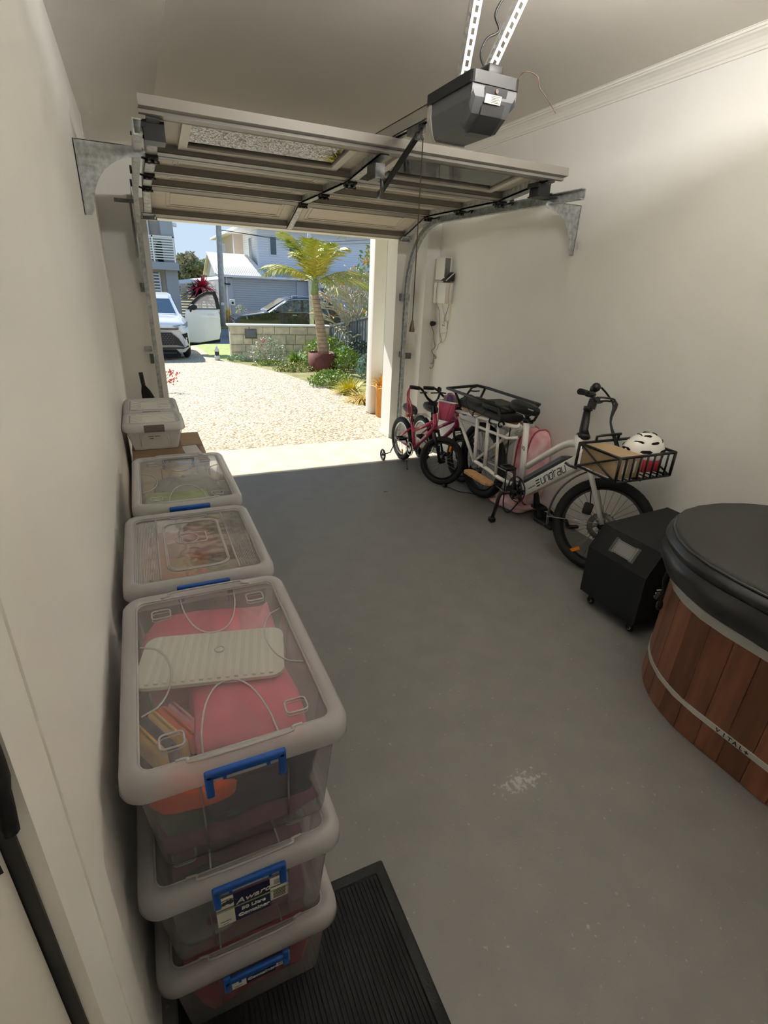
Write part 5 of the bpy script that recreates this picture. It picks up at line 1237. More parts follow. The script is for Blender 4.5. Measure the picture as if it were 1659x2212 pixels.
bush('ground_cover', P(512, 780, 0), 'small pale leafy plant at the corner of the stone wall', 'ground cover', (.28, .14, .14), 200, .07, 'leaf_bluegreen', 'leaf_lime', stem=False)
bush('white_flower_plant', P(620, 790), 'low white flowering plant at the foot of the strap leaves', 'plant', (.18, .1, .08), 110, .06, 'leaf_silver', stem=False)
clump('grass_tussock', P(757, 850), 'yellow green grass tussock between drum and porch post', 'grass plant', 240, .46, .014, 'leaf_yellow', (.6, 1.45), (.2, .7), .09, None, 'leaf_lime')
clump('grass_tussock', P(784, 868), 'straw coloured drooping grass tussock right at the porch post', 'grass plant', 300, .44, .012, 'leaf_straw', (.4, 1.3), (.4, 1.0), .09, None, 'leaf_yellow')
clump('grass_tussock', P(745, 846), 'dry tan grass tussock at the drive edge before the yellow one', 'grass plant', 150, .30, .010, 'leaf_straw', (.3, 1.3), (.4, .9), .09)
rf = thing('red_flower_plant', (.17, 9.2, gz(9.2)), 'red flowering stems peeping past the left door jamb', 'plant')
for k, (x, z) in enumerate(((.36, .06), (.40, .09), (.38, .22), (.42, .19))):
    MB().tube(bez([(-.1, 9.2, gz(9.2)), (.12+.02*k, 9.2, gz(9.2)+.14), (x-.02, 9.2, z-.06)], 10), .004, 5).build('stem', 'leaf_green', rf, True)
    f = MB()
    for _ in range(12): f.ball((x-.02+rnd.gauss(0, .035), 9.2+rnd.gauss(0, .02), z-.06+rnd.gauss(0, .02)), .012, 6, 4)
    tag(f.build('flowers', 'flower_red', rf, True), kind='stuff')
bl = pg(470, 778)
bo = thing('garden_light', bl, 'small white and black garden light at the corner of the lawn', 'garden light')
MB().lathe([(.07, 0), (.07, .10), (.055, .12)], (0, 0, 0), 2, 16).build('base', 'white_plastic', bo); MB().lathe([(.055, .12), (.055, .22)], (0, 0, 0), 2, 16).build('louvre', 'dark_grey', bo)
MB().lathe([(.06, .22), (.06, .26), (.015, .34), (.01, .36)], (0, 0, 0), 2, 16).build('cap', 'white_plastic', bo)

# ---- sandstone wall with letterbox
sw = thing('stone_wall', (2.16, 14.7, gz(14.7)), 'low sandstone block wall with white capping beyond the lawn', 'wall')
zb, zt_, Xa, Xb = gz(14.8)-.06, .445, 2.165, 4.96
MB().box((Xa+.015, 14.715, zb), (Xb-.01, 14.955, zt_-.005)).build('core', 'concrete', sw, True)
MB().rbox((Xa-.04, 14.66, zt_), (Xb+.02, 15.0, zt_+.05), .006).build('capping', 'cap_white', sw, True)
rs = random.Random(4); z = zb; row = 0
while z < zt_-.05:
    h = min((.24, .19, .26, .22)[row % 4], zt_-z); x = Xa+(0 if row % 2 else -.0)
    while x < Xb-.03:
        wd = min(rs.uniform(.22, .52), Xb-x)
        if Xb-x-wd < .12: wd = Xb-x
        g = .006; d = rs.uniform(.0, .016); j = [rs.uniform(-.012, .012) for _ in range(4)]
        if not (2.55 < x+wd/2 < 2.9 and .10 < z+h/2 < .38 and False):
            fz = [V((x+g, 14.70-d, z+g+max(0, j[0]))), V((x+wd-g, 14.70-d, z+g+max(0, j[1]))), V((x+wd-g+min(0, j[2]), 14.70-d, z+h-g)), V((x+g+max(0, j[3]), 14.70-d, z+h-g))]
            bkk = [V((p.x, 14.73, p.z)) for p in fz]; cx_ = sum((p for p in fz), V())/4; fr_ = [cx_+(p-cx_)*.93-V((0, .012, 0)) for p in fz]
            MB().loops([bkk, fz, fr_]).build('stone', 'sandstone', sw, True)
        x += wd
    z += h; row += 1
lbx = MB().rbox((2.56, 14.655, .14), (2.875, 14.70, .385), .006); lbx = lbx.build('letterbox', 'galv_dark', sw, True)
MB().box((2.59, 14.650, .17), (2.845, 14.656, .345)).build('letterbox_door', 'mid_grey', lbx, True)

# ---- grey ribbed steel fence down the right side
fe = thing('steel_fence', (5.0, 14.6, gz(14.6)), 'dark grey ribbed steel fence rising along the garden bed', 'fence')
ys = [14.62, 12.6, 10.6, 8.6, 6.6]
def ftop(y): return .47+(14.7-y)*.156
for k in range(4):
    ya, yb = ys[k], ys[k+1]; L = []; n = 11; mb = MB(); pts = []
    for i in range(n):
        y0 = ya+(yb-ya)*i/n; st_ = (yb-ya)/n
        pts += [(5.0, y0), (5.0, y0+st_*.3), (4.97, y0+st_*.42), (4.97, y0+st_*.88)]
    pts.append((5.0, yb))
    mb.loops([[V((x, y, gz(y)-.04)) for x, y in pts], [V((x, y, ftop(y))) for x, y in pts]], False, False, False); mb.build('fence_panel', 'fence_grey', fe, True)
    MB().prism([V((4.955, ya, ftop(ya)-.02)), V((5.03, ya, ftop(ya)-.02)), V((5.03, ya, ftop(ya)+.03)), V((4.955, ya, ftop(ya)+.03))], (0, yb-ya, ftop(yb)-ftop(ya))).build('top_rail', 'fence_grey', fe, True)
for y in ys: MB().box((4.95, y-.03, gz(y)-.05), (5.04, y+.03, ftop(y)+.04)).build('fence_post', 'fence_grey', fe, True)

# ---- frangipani with bare forking branches, leaves below
ft = thing('frangipani_tree', (6.1, 13.6, gz(13.6)), 'bare branched frangipani tree with a few yellow leaves behind the fence', 'tree')
rb_ = random.Random(21); brs = []; tips = []
def grow(mb, p, d, ln, r, dep):
    q = p+d*ln; m_ = (p+q)/2+V((rb_.gauss(0, .03), rb_.gauss(0, .03), .03)); mb.tube(bez([p, m_, q], 5), [r*(1-.05*k) for k in range(6)], 6)
    if dep == 0: tips.append((q, d)); return
    for _ in range(3 if rb_.random() < .45 else 2):
        e = (d+V((rb_.gauss(0, .55), rb_.gauss(0, .55), rb_.gauss(.16, .38)))).normalized(); grow(mb, q, e, ln*rb_.uniform(.72, .95), r*.78, dep-1)
for k in range(9):
    mb = MB(); az = 2.5+k*.42+rb_.uniform(-.2, .2); d = V((math.cos(az)*.9, math.sin(az)*.55, .42+.4*rb_.random())).normalized()
    grow(mb, V((6.1, 13.6, gz(13.6)+.45)), d, .62, .045, 4); mb.build('branch', 'bare_branch', ft, True)
MB().tube([(6.1, 13.6, gz(13.6)-.05), (6.08, 13.6, gz(13.6)+.5)], [.11, .09], 10).build('trunk', 'bare_branch', ft, True)
lf = MB()
for p, d in rb_.sample(tips, min(44, len(tips))):
    for _ in range(3): blade(lf, p, rb_.uniform(0, 6.28), .2, .06, rb_.uniform(.1, 1.2), rb_.uniform(.2, .9), 3)
tag(lf.build('leaves', 'leaf_orange', ft, True, False), kind='stuff')
bush('green_shrub', (6.2, 14.9, gz(14.9)), 'leafy green shrub under the frangipani behind the fence', 'shrub', (1.0, .5, 1.15), 1500, .16, 'leaf_green', 'leaf_lime')
bush('tall_tree', (8.6, 17.5, gz(17.5)), 'tall orange and green leafy tree above the frangipani at the right', 'tree', (1.9, 1.2, 3.6), 2600, .20, 'leaf_green', 'leaf_orange')

# ---- white car, driver door open, facing the garage
WC = thing('white_car', (.29, 14.55, gz(15.2)-.005), 'white car parked nose first on the drive with one front door open', 'car')
def csec(y, w_, zb_, zm, zs, zt2, wt):
    h = [(0, zb_), (w_*.86, zb_), (w_*.97, zb_+.10), (w_, zm), (w_*.985, zs), (wt, zt2-.03), (wt*.75, zt2), (0, zt2+.015)]
    return [V((x, y, z)) for x, z in h] + [V((-x, y, z)) for x, z in reversed(h[1:-1])]
bd = MB().loops([csec(.10, .70, .24, .45, .62, .74, .62), csec(.02, .76, .22, .48, .66, .80, .66), csec(.06, .82, .22, .5, .72, .90, .70), csec(.22, .865, .22, .52, .80, .98, .72), csec(.55, .88, .24, .55, .88, 1.02, .72), csec(1.05, .885, .26, .58, .95, 1.07, .74), csec(1.4, .885, .26, .58, .97, 1.08, .80), csec(3.4, .885, .26, .6, 1.0, 1.1, .80), csec(4.05, .86, .3, .65, 1.0, 1.1, .78), csec(4.2, .78, .36, .6, .9, 1.0, .7)], sm=True).build('body', 'car_white', WC)
def gsec(y, w0, z0, w1, z1): return [V((-w0, y, z0)), V((w0, y, z0)), V((w1, y, z1-.05)), V((w1*.86, y, z1)), V((-w1*.86, y, z1)), V((-w1, y, z1-.05))]
MB().loops([gsec(1.0, .74, 1.04, .70, 1.085), gsec(1.72, .76, 1.05, .61, 1.53), gsec(2.1, .76, 1.05, .62, 1.585), gsec(3.0, .76, 1.05, .62, 1.575), gsec(3.7, .74, 1.05, .60, 1.48), gsec(4.1, .70, 1.05, .62, 1.1)], sm=False).build('cabin', 'car_white', WC)
MB().add([V(p) for p in ((-.64, 1.03, 1.105), (.64, 1.03, 1.105), (.53, 1.68, 1.505), (-.53, 1.68, 1.505))], [(0, 1, 2, 3)]).build('windscreen', 'car_glass', WC)
for s in (-1, 1):
    MB().add([V(p) for p in ((s*.752, 1.5, 1.10), (s*.772, 3.4, 1.12), (s*.655, 3.2, 1.46), (s*.655, 1.95, 1.47))], [(0, 1, 2, 3)]).build('side_window', 'car_glass', WC)
    hl = MB().prism([V((s*x, y, z)) for x, y, z in ((.46, .03, .86), (.60, .06, .885), (.74, .12, .90), (.855, .30, .96), (.85, .26, .84), (.76, .12, .79), (.62, .05, .80), (.52, .03, .83))], (0, -.03, 0)).build('headlight', 'lamp_glass', WC)
    for x in (.60, .74): MB().ball((s*x, .05+.1*(x-.5), .84), (.05, .03, .028), 8, 5).build('lamp_unit', 'white_plastic', hl)
    fv = MB().prism([V((s*x, y, z)) for x, y, z in ((.66, .005, .66), (.80, .07, .70), (.83, .09, .40))], (0, -.03, 0)).build('bumper_vent', 'black', WC)
    MB().box((min(s*.755, s*.79), -.01, .56), (max(s*.755, s*.79), .06, .585)).build('fog_lamp', 'white_plastic', fv)
    for y in (.78, 3.35):
        q = MB().torus((s*.79, y, .325), .235, .095, 26, 8, 0, 1.0).build('wheel', 'tyre', WC); MB().lathe([(.21, s*.08), (.05, s*.09), (.01, s*.095)], (s*.79, y, .325), 0, 18).build('rim', 'mid_grey', q)
gl_ = MB().prism([V((x, .02, z)) for x, z in ((-.42, .70), (.42, .70), (.58, .56), (.70, .36), (.52, .40), (-.52, .40), (-.70, .36), (-.58, .56))], (0, -.05, 0)).build('grille', 'black', WC)
gm = MB()
for i in range(6):
    for k in range(13): x = -.42+.07*k+.035*(i % 2); z = .43+.045*i; gm.ball((x, -.034, z), (.012, .006, .010), 6, 4)
tag(gm.build('grille_mesh', 'mid_grey', gl_), kind='stuff')
MB().prism([V((x, .01, z)) for x, z in ((-.72, .345), (.72, .345), (.80, .40), (.80, .36), (.66, .31), (-.66, .31), (-.80, .36), (-.80, .40))], (0, -.05, 0)).build('bumper_strip', 'black', WC)
li = MB().prism([V((x, .02, z)) for x, z in ((-.50, .29), (.50, .29), (.60, .17), (.58, .12), (-.58, .12), (-.60, .17))], (0, -.04, 0)).build('lower_intake', 'black_matte', WC)
MB().box((-.5, -.03, .20), (.5, -.022, .22)).build('intake_bar', 'dark_grey', li)
MB().box((-.6, -.004, .775), (.6, .05, .80)).build('bonnet_gap', 'black', WC)
MB().loops([rrect(-.78, .5, .78, 3.9, .1, z, 3) for z in (.18, .3)]).build('underbody', 'black_matte', WC)
# the open door, standing out from the hinge pillar
zd = -.405
def dp(x, z, y=1.75): return V((x-.29, y+.12*(x-1.19), z-zd))
dl_ = [(1.18, -.13), (1.55, -.14), (2.10, -.05), (2.17, .20), (2.17, .62), (2.13, .78), (1.24, .77), (1.20, .5)]
od = MB().loops([[dp(x, z) for x, z in dl_], [dp(1.68+(x-1.68)*1.0, z, 1.71) for x, z in dl_], [dp(1.68+(x-1.68)*.95, .3+(z-.3)*.94, 1.69) for x, z in dl_]]).build('open_door', 'car_white', WC)
MB().prism([dp(x, z, 1.70) for x, z in ((1.18, -.22), (2.12, -.13), (2.13, -.04), (1.55, -.13), (1.18, -.12))], (0, .06, 0)).build('door_sill', 'black_matte', od)
wo = [(1.28, .77), (1.42, .96), (1.62, 1.14), (1.84, 1.245), (2.10, 1.255), (2.16, 1.05), (2.20, .78)]; wi = [(1.40, .79), (1.50, .94), (1.67, 1.09), (1.86, 1.175), (2.01, 1.175), (2.06, 1.02), (2.09, .80)]
fb = MB(); A_ = [dp(x, z, 1.70) for x, z in wo]; B_ = [dp(x, z, 1.70) for x, z in wi]; fb.add(A_+B_+[p+V((0, .05, 0)) for p in A_+B_], [(k, (k+1) % 7, (k+1) % 7+7, k+7) for k in range(7)]+[(k+14, (k+1) % 7+14, (k+1) % 7+21, k+21) for k in range(7)]+[(k, (k+1) % 7, (k+1) % 7+14, k+14) for k in range(7)]+[(k+7, (k+1) % 7+7, (k+1) % 7+21, k+21) for k in range(7)])
fb.build('window_frame', 'black', od); MB().add([dp(x, z, 1.72) for x, z in wi], [tuple(range(7))]).build('door_window', 'frosted_pane', od)
MB().rbox((dp(1.83, .6).x, dp(1.83, .6).y-.085, dp(0, .61).z), (dp(2.02, .6).x, dp(1.83, .6).y-.02, dp(0, .65).z), .015).build('door_handle', 'white_plastic', od)
mr = dp(1.44, .83); MB().ball(mr+V((.0, -.14, 0)), (.115, .06, .075), 12, 8).tube([mr+V((-.08, -.02, -.16)), mr+V((-.06, -.10, -.04))], .03, 8).build('wing_mirror', 'black', od)

# ---- dark car passing on the street
DC = thing('dark_car', (5.9, 23.4, -.69), 'dark blue black car on the street behind the sandstone wall', 'car')
side = [(-2.30, .45), (-2.34, .62), (-2.28, .80), (-2.05, .93), (-1.15, 1.06), (-.95, 1.10), (-.15, 1.60), (.15, 1.69), (.9, 1.72), (1.7, 1.66), (2.15, 1.30), (2.28, 1.05), (2.32, .6), (2.2, .35), (-2.1, .32)]
def dsec(y, kx, kz): return [V((x*kx, y, .32+(z-.32)*(kz if z > 1.1 else 1-(1-kz)*.4))) for x, z in side]
MB().loops([dsec(-.88, .965, .93), dsec(-.80, 1, .985), dsec(-.5, 1, 1.0), dsec(.5, 1, 1.0), dsec(.80, 1, .985), dsec(.88, .965, .93)], sm=False).build('body', 'car_black', DC)
MB().add([V(p) for p in ((-.98, -.60, 1.125), (-.98, .60, 1.125), (-.16, .52, 1.605), (-.16, -.52, 1.605))], [(0, 1, 2, 3)]).build('windscreen', 'car_glass', DC)
wn = [(-.72, 1.14), (-.12, 1.53), (.28, 1.58), (.42, 1.58), (.42, 1.13)]; wn2 = [(.52, 1.13), (.52, 1.58), (1.2, 1.57), (1.55, 1.5), (1.62, 1.14)]
for q in (wn, wn2):
    MB().add([V((x, -.885, z-.0)) for x, z in q], [tuple(range(len(q)))]).build('side_window', 'car_glass', DC)
MB().tube([(x, -.888, z) for x, z in [(-.80, 1.11), (-.14, 1.56), (.28, 1.615), (1.2, 1.60), (1.62, 1.5)]], .014, 5).build('window_trim', 'chrome', DC)
MB().tube([(-.80, -.888, 1.10), (1.7, -.888, 1.11)], .010, 5).build('window_trim', 'chrome', DC)
MB().tube([(.05, -.52, 1.68), (.2, -.55, 1.735), (1.4, -.55, 1.73), (1.6, -.52, 1.66)], .018, 6).build('roof_rail', 'chrome', DC)
MB().ball((-.62, -.98, 1.14), (.10, .09, .07), 10, 6).build('wing_mirror', 'car_black', DC)
MB().prism([V((x, y, z)) for x, y, z in ((-2.31, -.55, .82), (-1.85, -.89, .92), (-1.80, -.90, .82), (-2.30, -.62, .72))], (0, -.02, .0)).build('headlight', 'lamp_glass', DC)
gq = MB()
for k in range(4): gq.box((-2.37, -.55, .52+.06*k), (-2.33, .55, .54+.06*k))
tag(gq.build('grille_bars', 'chrome', DC), kind='stuff')
for x in (.05, 1.05): MB().rbox((x, -.90, .98), (x+.2, -.885, 1.01), .004).build('door_handle', 'chrome', DC)
for s in (-1, 1):
    for x in (-1.45, 1.45):
        q = MB().torus((x, s*.80, .33), .24, .09, 24, 8, 1, 1.).build('wheel', 'tyre', DC); MB().lathe([(.2, s*.07), (.02, s*.09)], (x, s*.80, .33), 1, 16).build('rim', 'mid_grey', q)

# ---- poles
up = thing('utility_pole', (3.86, 28, -.7), 'weathered timber power pole in front of the white house', 'pole')
MB().tube([(3.85, 28, -.75), (3.93, 28, 2.0), (4.05, 28, 6.5)], [.15, .135, .12], 12).build('shaft', 'timber_pole', up, True)
MB().rbox((3.80, 27.83, .38), (3.95, 27.87, .50), .01).build('number_plate', 'white_plastic', up, True)
for k in range(2): MB().tube(bez([(4.0, 28, 3.68-.02*k), (9, 30, 3.52+.1*k), (14, 33, 4.0+.2*k)], 14), .014, 5).build('service_wire', 'dark_grey', up, True)
lp_ = thing('light_pole', (6.12, 20.2, -.62), 'grey steel street light pole between the palm and dark car', 'pole')
MB().tube([(6.12, 20.2, -.66), (6.06, 20.2, 2.0), (6.02, 20.2, 6.0)], [.095, .085, .07], 12).build('shaft', 'pole_grey', lp_, True)
MB().lathe([(.13, 0), (.13, .05), (.1, .08)], (6.12, 20.2, -.65), 2, 14).build('base', 'pole_grey', lp_, True)

# ---- white and grey house across the street
HS = thing('white_house', (7, 34, -.7), 'white weatherboard two storey house with grey double garage across the street', 'house')
def hb_(nm, a, b, m, par=HS): return MB().box(a, b).build(nm, m, par, True)
hb_('garage_wall', (4.62, 34.2, -.8), (10.0, 39.6, 1.70), 'board_grey'); hb_('house_wall', (10.0, 33.4, -.8), (17, 44, 2.3), 'board_grey')
g_ = hb_('garage_pier', (4.62, 34.0, -.8), (5.40, 34.2, 1.62), 'board_grey'); hb_('garage_pier', (9.32, 34.0, -.8), (10.0, 34.2, 1.62), 'board_grey'); hb_('garage_lintel', (5.4, 34.0, 1.60), (9.32, 34.2, 1.74), 'board_grey')
gdd = hb_('garage_door', (5.40, 34.12, -.7), (9.32, 34.17, 1.60), 'render_grey'); gs = MB()
for k in range(18): gs.box((5.40, 34.105, -.68+.127*k), (9.32, 34.125, -.68+.127*k+.105))
tag(gs.build('door_slats', 'board_grey', gdd, True), kind='stuff')
RY = 36.9
rf1 = MB(); A = [V((4.42, 33.8, 1.74)), V((7.5, 33.8, 1.74)), V((6.9, RY, 2.98)), V((4.42, RY, 2.98))]
rf1.prism(A, (0, 0, .06)); rf1.prism([V((4.42, 40, 1.74)), V((7.5, 40, 1.74)), V((6.9, RY, 2.98)), V((4.42, RY, 2.98))], (0, 0, .06)); rf1 = rf1.build('garage_roof', 'roof_white', HS, True)
rr_ = MB()
for k in range(26):
    x = 4.47+.115*k; y1 = RY if x < 6.9 else RY-(x-6.9)/.6*(RY-33.8); z1 = 1.80+(y1-33.8)/(RY-33.8)*1.24
    rr_.tube([(x, 33.8, 1.81), (x, y1, z1+.01)], .014, 4)
tag(rr_.build('roof_ribs', 'roof_white', rf1, True), kind='stuff')
MB().prism([V((4.60, 34.2, 1.7)), V((4.60, 39.6, 1.7)), V((4.60, RY, 2.94))], (.1, 0, 0)).build('gable_wall', 'board_grey', HS, True)
MB().prism([V((4.40, 33.75, 1.72)), V((4.40, 33.75, 1.86)), V((4.40, RY, 3.08)), V((4.40, RY, 2.94))], (.05, 0, 0)).build('barge_board', 'board_white', HS, True)
MB().box((4.4, 33.70, 1.68), (10.1, 33.82, 1.80)).build('gutter', 'board_white', HS, True)
MB().tube([(5.05, 33.95, 1.68), (5.02, 33.97, -.7)], .05, 8).build('downpipe', 'board_white', HS, True)
MB().prism([V((7.3, 33.8, 1.76)), V((10.1, 33.8, 1.76)), V((10.1, 35.35, 2.30)), V((7.3, 35.35, 2.30))], (0, 0, .05)).build('skirt_roof', 'roof_blue', HS, True)
uw = MB().box((7.30, 35.3, 2.2), (16, 48, 4.42)).build('upper_wall', 'board_white', HS, True)
wb = MB()
for k in range(16): wb.box((7.30, 35.275, 2.30+.132*k), (16, 35.30, 2.30+.132*k+.118)).box((7.275, 35.3, 2.30+.132*k), (7.30, 40, 2.30+.132*k+.118))
tag(wb.build('weatherboards', 'board_white', uw, True), kind='stuff')
MB().box((7.22, 35.22, 2.2), (7.34, 35.34, 4.42)).build('corner_board', 'board_white', HS, True)
hb_('bay_wall', (6.7, 40.4, 2.6), (7.3, 48, 4.42), 'render_beige')
MB().tube([(6.66, 40.4, 4.4), (6.66, 40.4, 2.8)], .05, 8).build('downpipe', 'board_white', HS, True)
MB().prism([V((6.2, 34.6, 4.42)), V((17, 34.6, 4.42)), V((17, 49, 4.42)), V((6.2, 49, 4.42))], (0, 0, .14)).build('eave', 'board_white', HS, True)
MB().loops([[V((6.2, 34.6, 4.56)), V((17, 34.6, 4.56)), V((17, 49, 4.56)), V((6.2, 49, 4.56))], [V((9.5, 38, 6.2)), V((14, 38, 6.2)), V((14, 45, 6.2)), V((9.5, 45, 6.2))]]).build('main_roof', 'roof_white', HS, True)
def win(par, a, b, fr_='board_white', axis=1):
    f = MB().box(a, b).build('window', fr_, par, True); i = .06
    if axis == 1: MB().box((a[0]+i, a[1]-.01, a[2]+i), (b[0]-i, a[1]+.01, b[2]-i)).build('pane', 'window_dark', f, True)
    else: MB().box((a[0]-.01, a[1]+i, a[2]+i), (a[0]+.01, b[1]-i, b[2]-i)).build('pane', 'window_dark', f, True)
q0, q1 = at(583, 552, 35.2), at(598, 510, 35.2); win(HS, (q0.x, 35.22, q0.z), (q1.x, 35.3, q1.z)); q0, q1 = at(624, 556, 35.2), at(640, 525, 35.2); win(HS, (q0.x, 35.22, q0.z), (q1.x, 35.3, q1.z))
win(HS, (7.22, 37.0, 2.75), (7.28, 37.9, 4.1), axis=0); win(HS, (6.62, 44.5, 2.9), (6.7, 45.8, 4.0), axis=0)
q0, q1 = at(690, 655, 33.3), at(715, 602, 33.3); win(HS, (q0.x, 33.3, q0.z), (q1.x, 33.4, q1.z)); MB().box((10, 33.0, 1.3), (13.5, 33.4, 1.55)).build('porch_lintel', 'board_grey', HS, True)
MB().rbox((4.9, 33.86, 1.28), (5.0, 33.98, 1.36), .01).box((5.0, 33.9, 1.26), (5.25, 33.96, 1.33)).build('wall_camera', 'black', HS, True)
ltb = thing('letterbox', (4.72, 28.4, -.65), 'white letterbox with a black round slot on a post across the street', 'letterbox')
q0, q1 = at(497, 659, 28.4), at(507, 647, 28.4)
MB().rbox((q0.x, 28.3, q0.z), (q1.x, 28.5, q1.z), .02).build('box_front', 'white_plastic', ltb, True); MB().lathe([(.055, -.02), (.055, 0)], ((q0.x+q1.x)/2, 28.3, (q0.z+q1.z)/2-.02), 1, 14).build('round_slot', 'black', ltb, True)
MB().box(((q0.x+q1.x)/2-.12, 28.35, -.65), ((q0.x+q1.x)/2+.12, 28.45, q0.z)).build('post', 'render_grey', ltb, True)

# ---- beige house with balcony at the left
LH = thing('beige_house', (0, 26.5, -.7), 'beige rendered house with white balcony rail at the left across the street', 'house')
def lb_(nm, a, b, m): return MB().box(a, b).build(nm, m, LH, True)
lb_('wall', (-6, 27.6, -.75), (1.52, 36, 6.5), 'render_beige'); lb_('end_pier', (1.34, 26.2, -.75), (1.84, 36, 6.5), 'render_grey')
lb_('balcony_slab', (-6, 25.9, 1.82), (1.9, 27.6, 2.12), 'render_grey'); lb_('lower_wall', (-6, 26.6, -.75), (1.36, 27.6, 1.82), 'render_beige')
br = MB(); 
for k in range(9): br.box((-6, 25.98, 2.22+.098*k), (1.80, 26.0, 2.22+.098*k+.045))
br = tag(br.build('balcony_rails', 'cap_white', LH, True), kind='stuff')
for x in (-.6, .95, 1.78): MB().box((x-.03, 25.96, 2.12), (x+.03, 26.02, 3.13)).build('balcony_post', 'cap_white', LH, True)
MB().box((-6, 25.96, 3.06), (1.84, 26.03, 3.12)).build('hand_rail', 'cap_white', LH, True)
MB().ball((1.30, 26.8, 2.5), (.24, .3, .5), 10, 8).build('balcony_chair', 'black_matte', LH, True)
def shutter(x0, x1, z0, z1, y, m):
    f = MB().box((x0, y, z0), (x1, y+.05, z1)).build('shutter', 'window_dark', LH, True); s = MB(); n = int((z1-z0)/.12)
    for k in range(n): z = z0+(z1-z0)*k/n; s.box((x0+.05, y-.02, z+.02), (x1-.05, y, z+.085))
    s.box((x0, y-.03, z0), (x0+.06, y, z1)).box((x1-.06, y-.03, z0), (x1, y, z1)); tag(s.build('louvres', m, f, True), kind='stuff')
shutter(.3, .93, 2.15, 4.6, 27.5, 'cap_white'); shutter(-.5, .28, 2.15, 4.6, 27.5, 'cap_white'); shutter(.52, 1.12, .2, 1.7, 26.53, 'board_white'); shutter(-.2, .5, .2, 1.7, 26.53, 'board_white')
MB().lathe([(.07, 0), (.09, .1), (.05, .16)], (1.92, 26.2, 3.5), 2, 10).build('wall_lamp', 'white_plastic', LH, True)
gt = thing('slat_gate', (2.7, 30.2, -.65), 'white horizontal slat gate between the two houses', 'gate')
s_ = MB()
for k in range(13): s_.box((2.02, 30.2, -.5+.135*k), (3.9, 30.23, -.5+.135*k+.085))
tag(s_.build('slats', 'cap_white', gt, True), kind='stuff')
for x in (2.02, 3.0, 3.9): MB().box((x-.04, 30.23, -.65), (x+.04, 30.29, 1.28)).build('gate_post', 'cap_white', gt, True)
MB().prism([V((2.0, 31.5, 1.15)), V((4.4, 31.5, 1.5)), V((4.4, 33.0, 1.62)), V((2.0, 33.0, 1.3))], (0, 0, .06)).build('awning', 'roof_white', gt, True)

# ---- street plants and trees behind
c1 = at(441, 655, 29.2); clump('cordyline', (c1.x, 29.25, -.65), 'tall bright red cordyline in front of the white gate', 'plant', 10, .5, .1, 'leaf_burgundy')
rc_ = [o for o in bpy.data.objects if o.name == 'cordyline'][0]
for z, n, mm in ((1.0, 80, 'leaf_red'), (1.6, 90, 'leaf_red'), (1.3, 70, 'leaf_burgundy')):
    mb = MB()
    for _ in range(n): a = rnd.uniform(0, 6.28); blade(mb, (.1*math.cos(a)-(.25 if mm == 'leaf_burgundy' else 0), .1*math.sin(a), z+.2), a, .78*rnd.uniform(.7, 1.1), .15, rnd.uniform(-.1, 1.4), rnd.uniform(.2, .8))
    tag(mb.build('leaf_head', mm, rc_, fix=False), kind='stuff')
for x in (-.1, .1): MB().tube([(x*2, 0, 0), (x, 0, 1.5)], .04, 7).build('cane', 'bare_branch', rc_)
c2 = at(500, 690, 28.6); clump('flax', (c2.x-.0, 29.7, -.62), 'tan and cream striped flax plant right of the open car door', 'plant', 90, 1.15, .10, 'leaf_straw', (.9, 1.5), (.1, .35), .15, None, 'leaf_green')
c3 = at(373, 640, 24.3); clump('spiky_plant', (c3.x, 24.3, -.62), 'dark spiky plant in front of the beige house', 'plant', 60, 1.3, .06, 'leaf_dark', (.7, 1.45), (.1, .5), .12)
c4 = at(520, 690, 31.); bush('low_shrub', (c4.x, 31, -.65), 'small pale shrub by the letterbox across the street', 'shrub', (.35, .3, .9), 260, .12, 'leaf_silver', 'leaf_green')
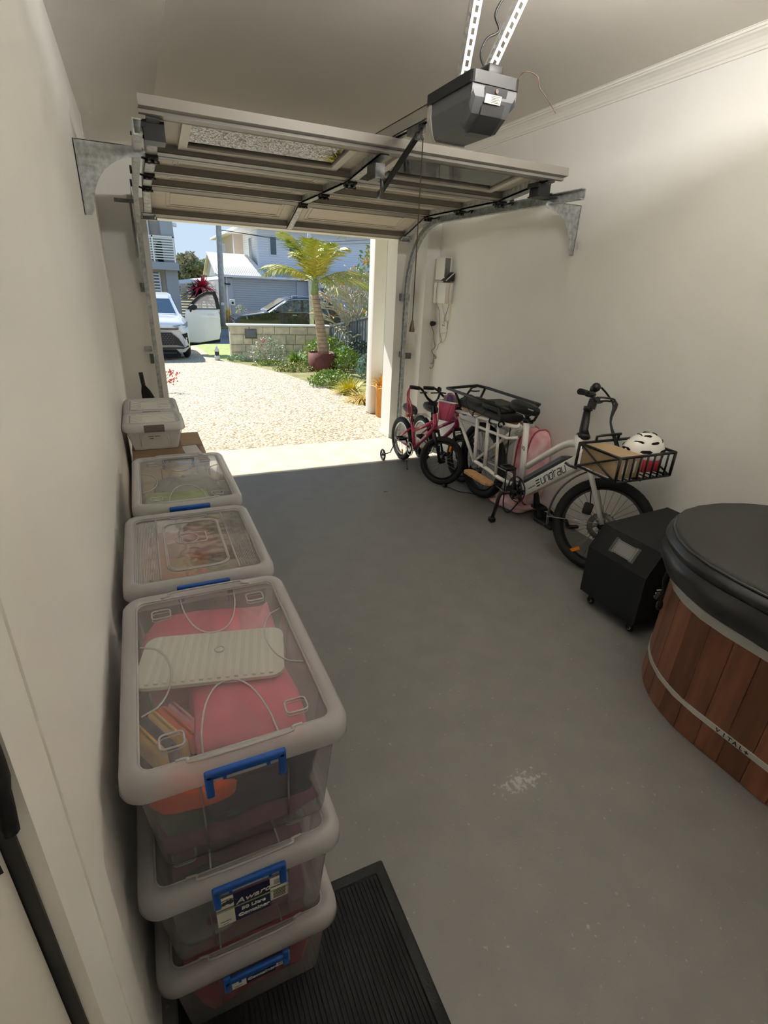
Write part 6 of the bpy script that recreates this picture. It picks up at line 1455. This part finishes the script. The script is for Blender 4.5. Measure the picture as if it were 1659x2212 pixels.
def tree(name, loc, size, label, m, seed):
    t = thing(name, loc, label, 'tree', None); rn = random.Random(seed); a, b, c = size
    MB().tube([(0, 0, 0), (0, 0, c*.7)], [.35, .18], 8).build('trunk', 'bare_branch', t)
    cr, lf = MB(), MB()
    for k in range(34):
        u = rn.uniform(-1, 1); p = V((u*a, rn.uniform(-.6, .6)*b, c*rn.uniform(.25, .95-.25*u*u))); r = a*rn.uniform(.13, .26); L = []
        for i in range(7):
            th = PI*(i+.02)/6.04; L.append([p+V((math.sin(th)*math.cos(2*PI*j/10), math.sin(th)*math.sin(2*PI*j/10), math.cos(th)*.8))*r*(.8+.15*rn.random()) for j in range(10)])
        cr.loops(L, sm=True)
        for _ in range(150):
            d = V((rn.gauss(0, 1), rn.gauss(0, 1), rn.gauss(.1, 1))).normalized(); q = p+V((d.x, d.y, d.z*.8))*r*rn.uniform(.85, 1.12); g = (d+V((rn.gauss(0, .6), rn.gauss(0, .6), rn.gauss(0, .6)))).normalized(); e = g.orthogonal().normalized(); e = M.Rotation(rn.uniform(0, 6.28), 3, g) @ e; h = g.cross(e); l = .42*rn.uniform(.6, 1.2)
            lf.add([q, q+e*l*.5+h*l*.3, q+e*l, q+e*l*.5-h*l*.3], [(0, 1, 2, 3)])
    cr.build('crown', 'bush_green' if m else 'bush_olive', t)
    tag(lf.build('leaves', 'bush_green' if m else 'bush_olive', t, fix=False), kind='stuff')
for k, (px, Y, w_, h, lab) in enumerate(((396, 62, 2.6, 4.8, 'olive green tree rising beside the beige house'), (418, 70, 3.2, 4.5, 'cream and olive bushy tree behind the white gate'), (446, 78, 3.6, 4.7, 'olive bushy tree behind the left end of the white roof'), (470, 84, 4.2, 4.4, 'olive tree hidden partly by the white garage roof'))):
    q = at(px, 620, Y); tree('bushy_tree', (q.x, Y, -.7), (w_, w_*.6, h), lab, 0, 40+k)
hl_ = MB(); L = []
for i in range(41):
    x = -300+i*25; z = 24+9*math.sin(i*.55+2.2)+4*math.sin(i*1.3); L.append((x, z))
hl_.loops([[V((x, 700, -20)) for x, z in L], [V((x, 700, z)) for x, z in L], [V((x, 900, z*.6)) for x, z in L]], False, False, False)
tag(hl_.build('distant_hill', 'hill_blue'), kind='structure')
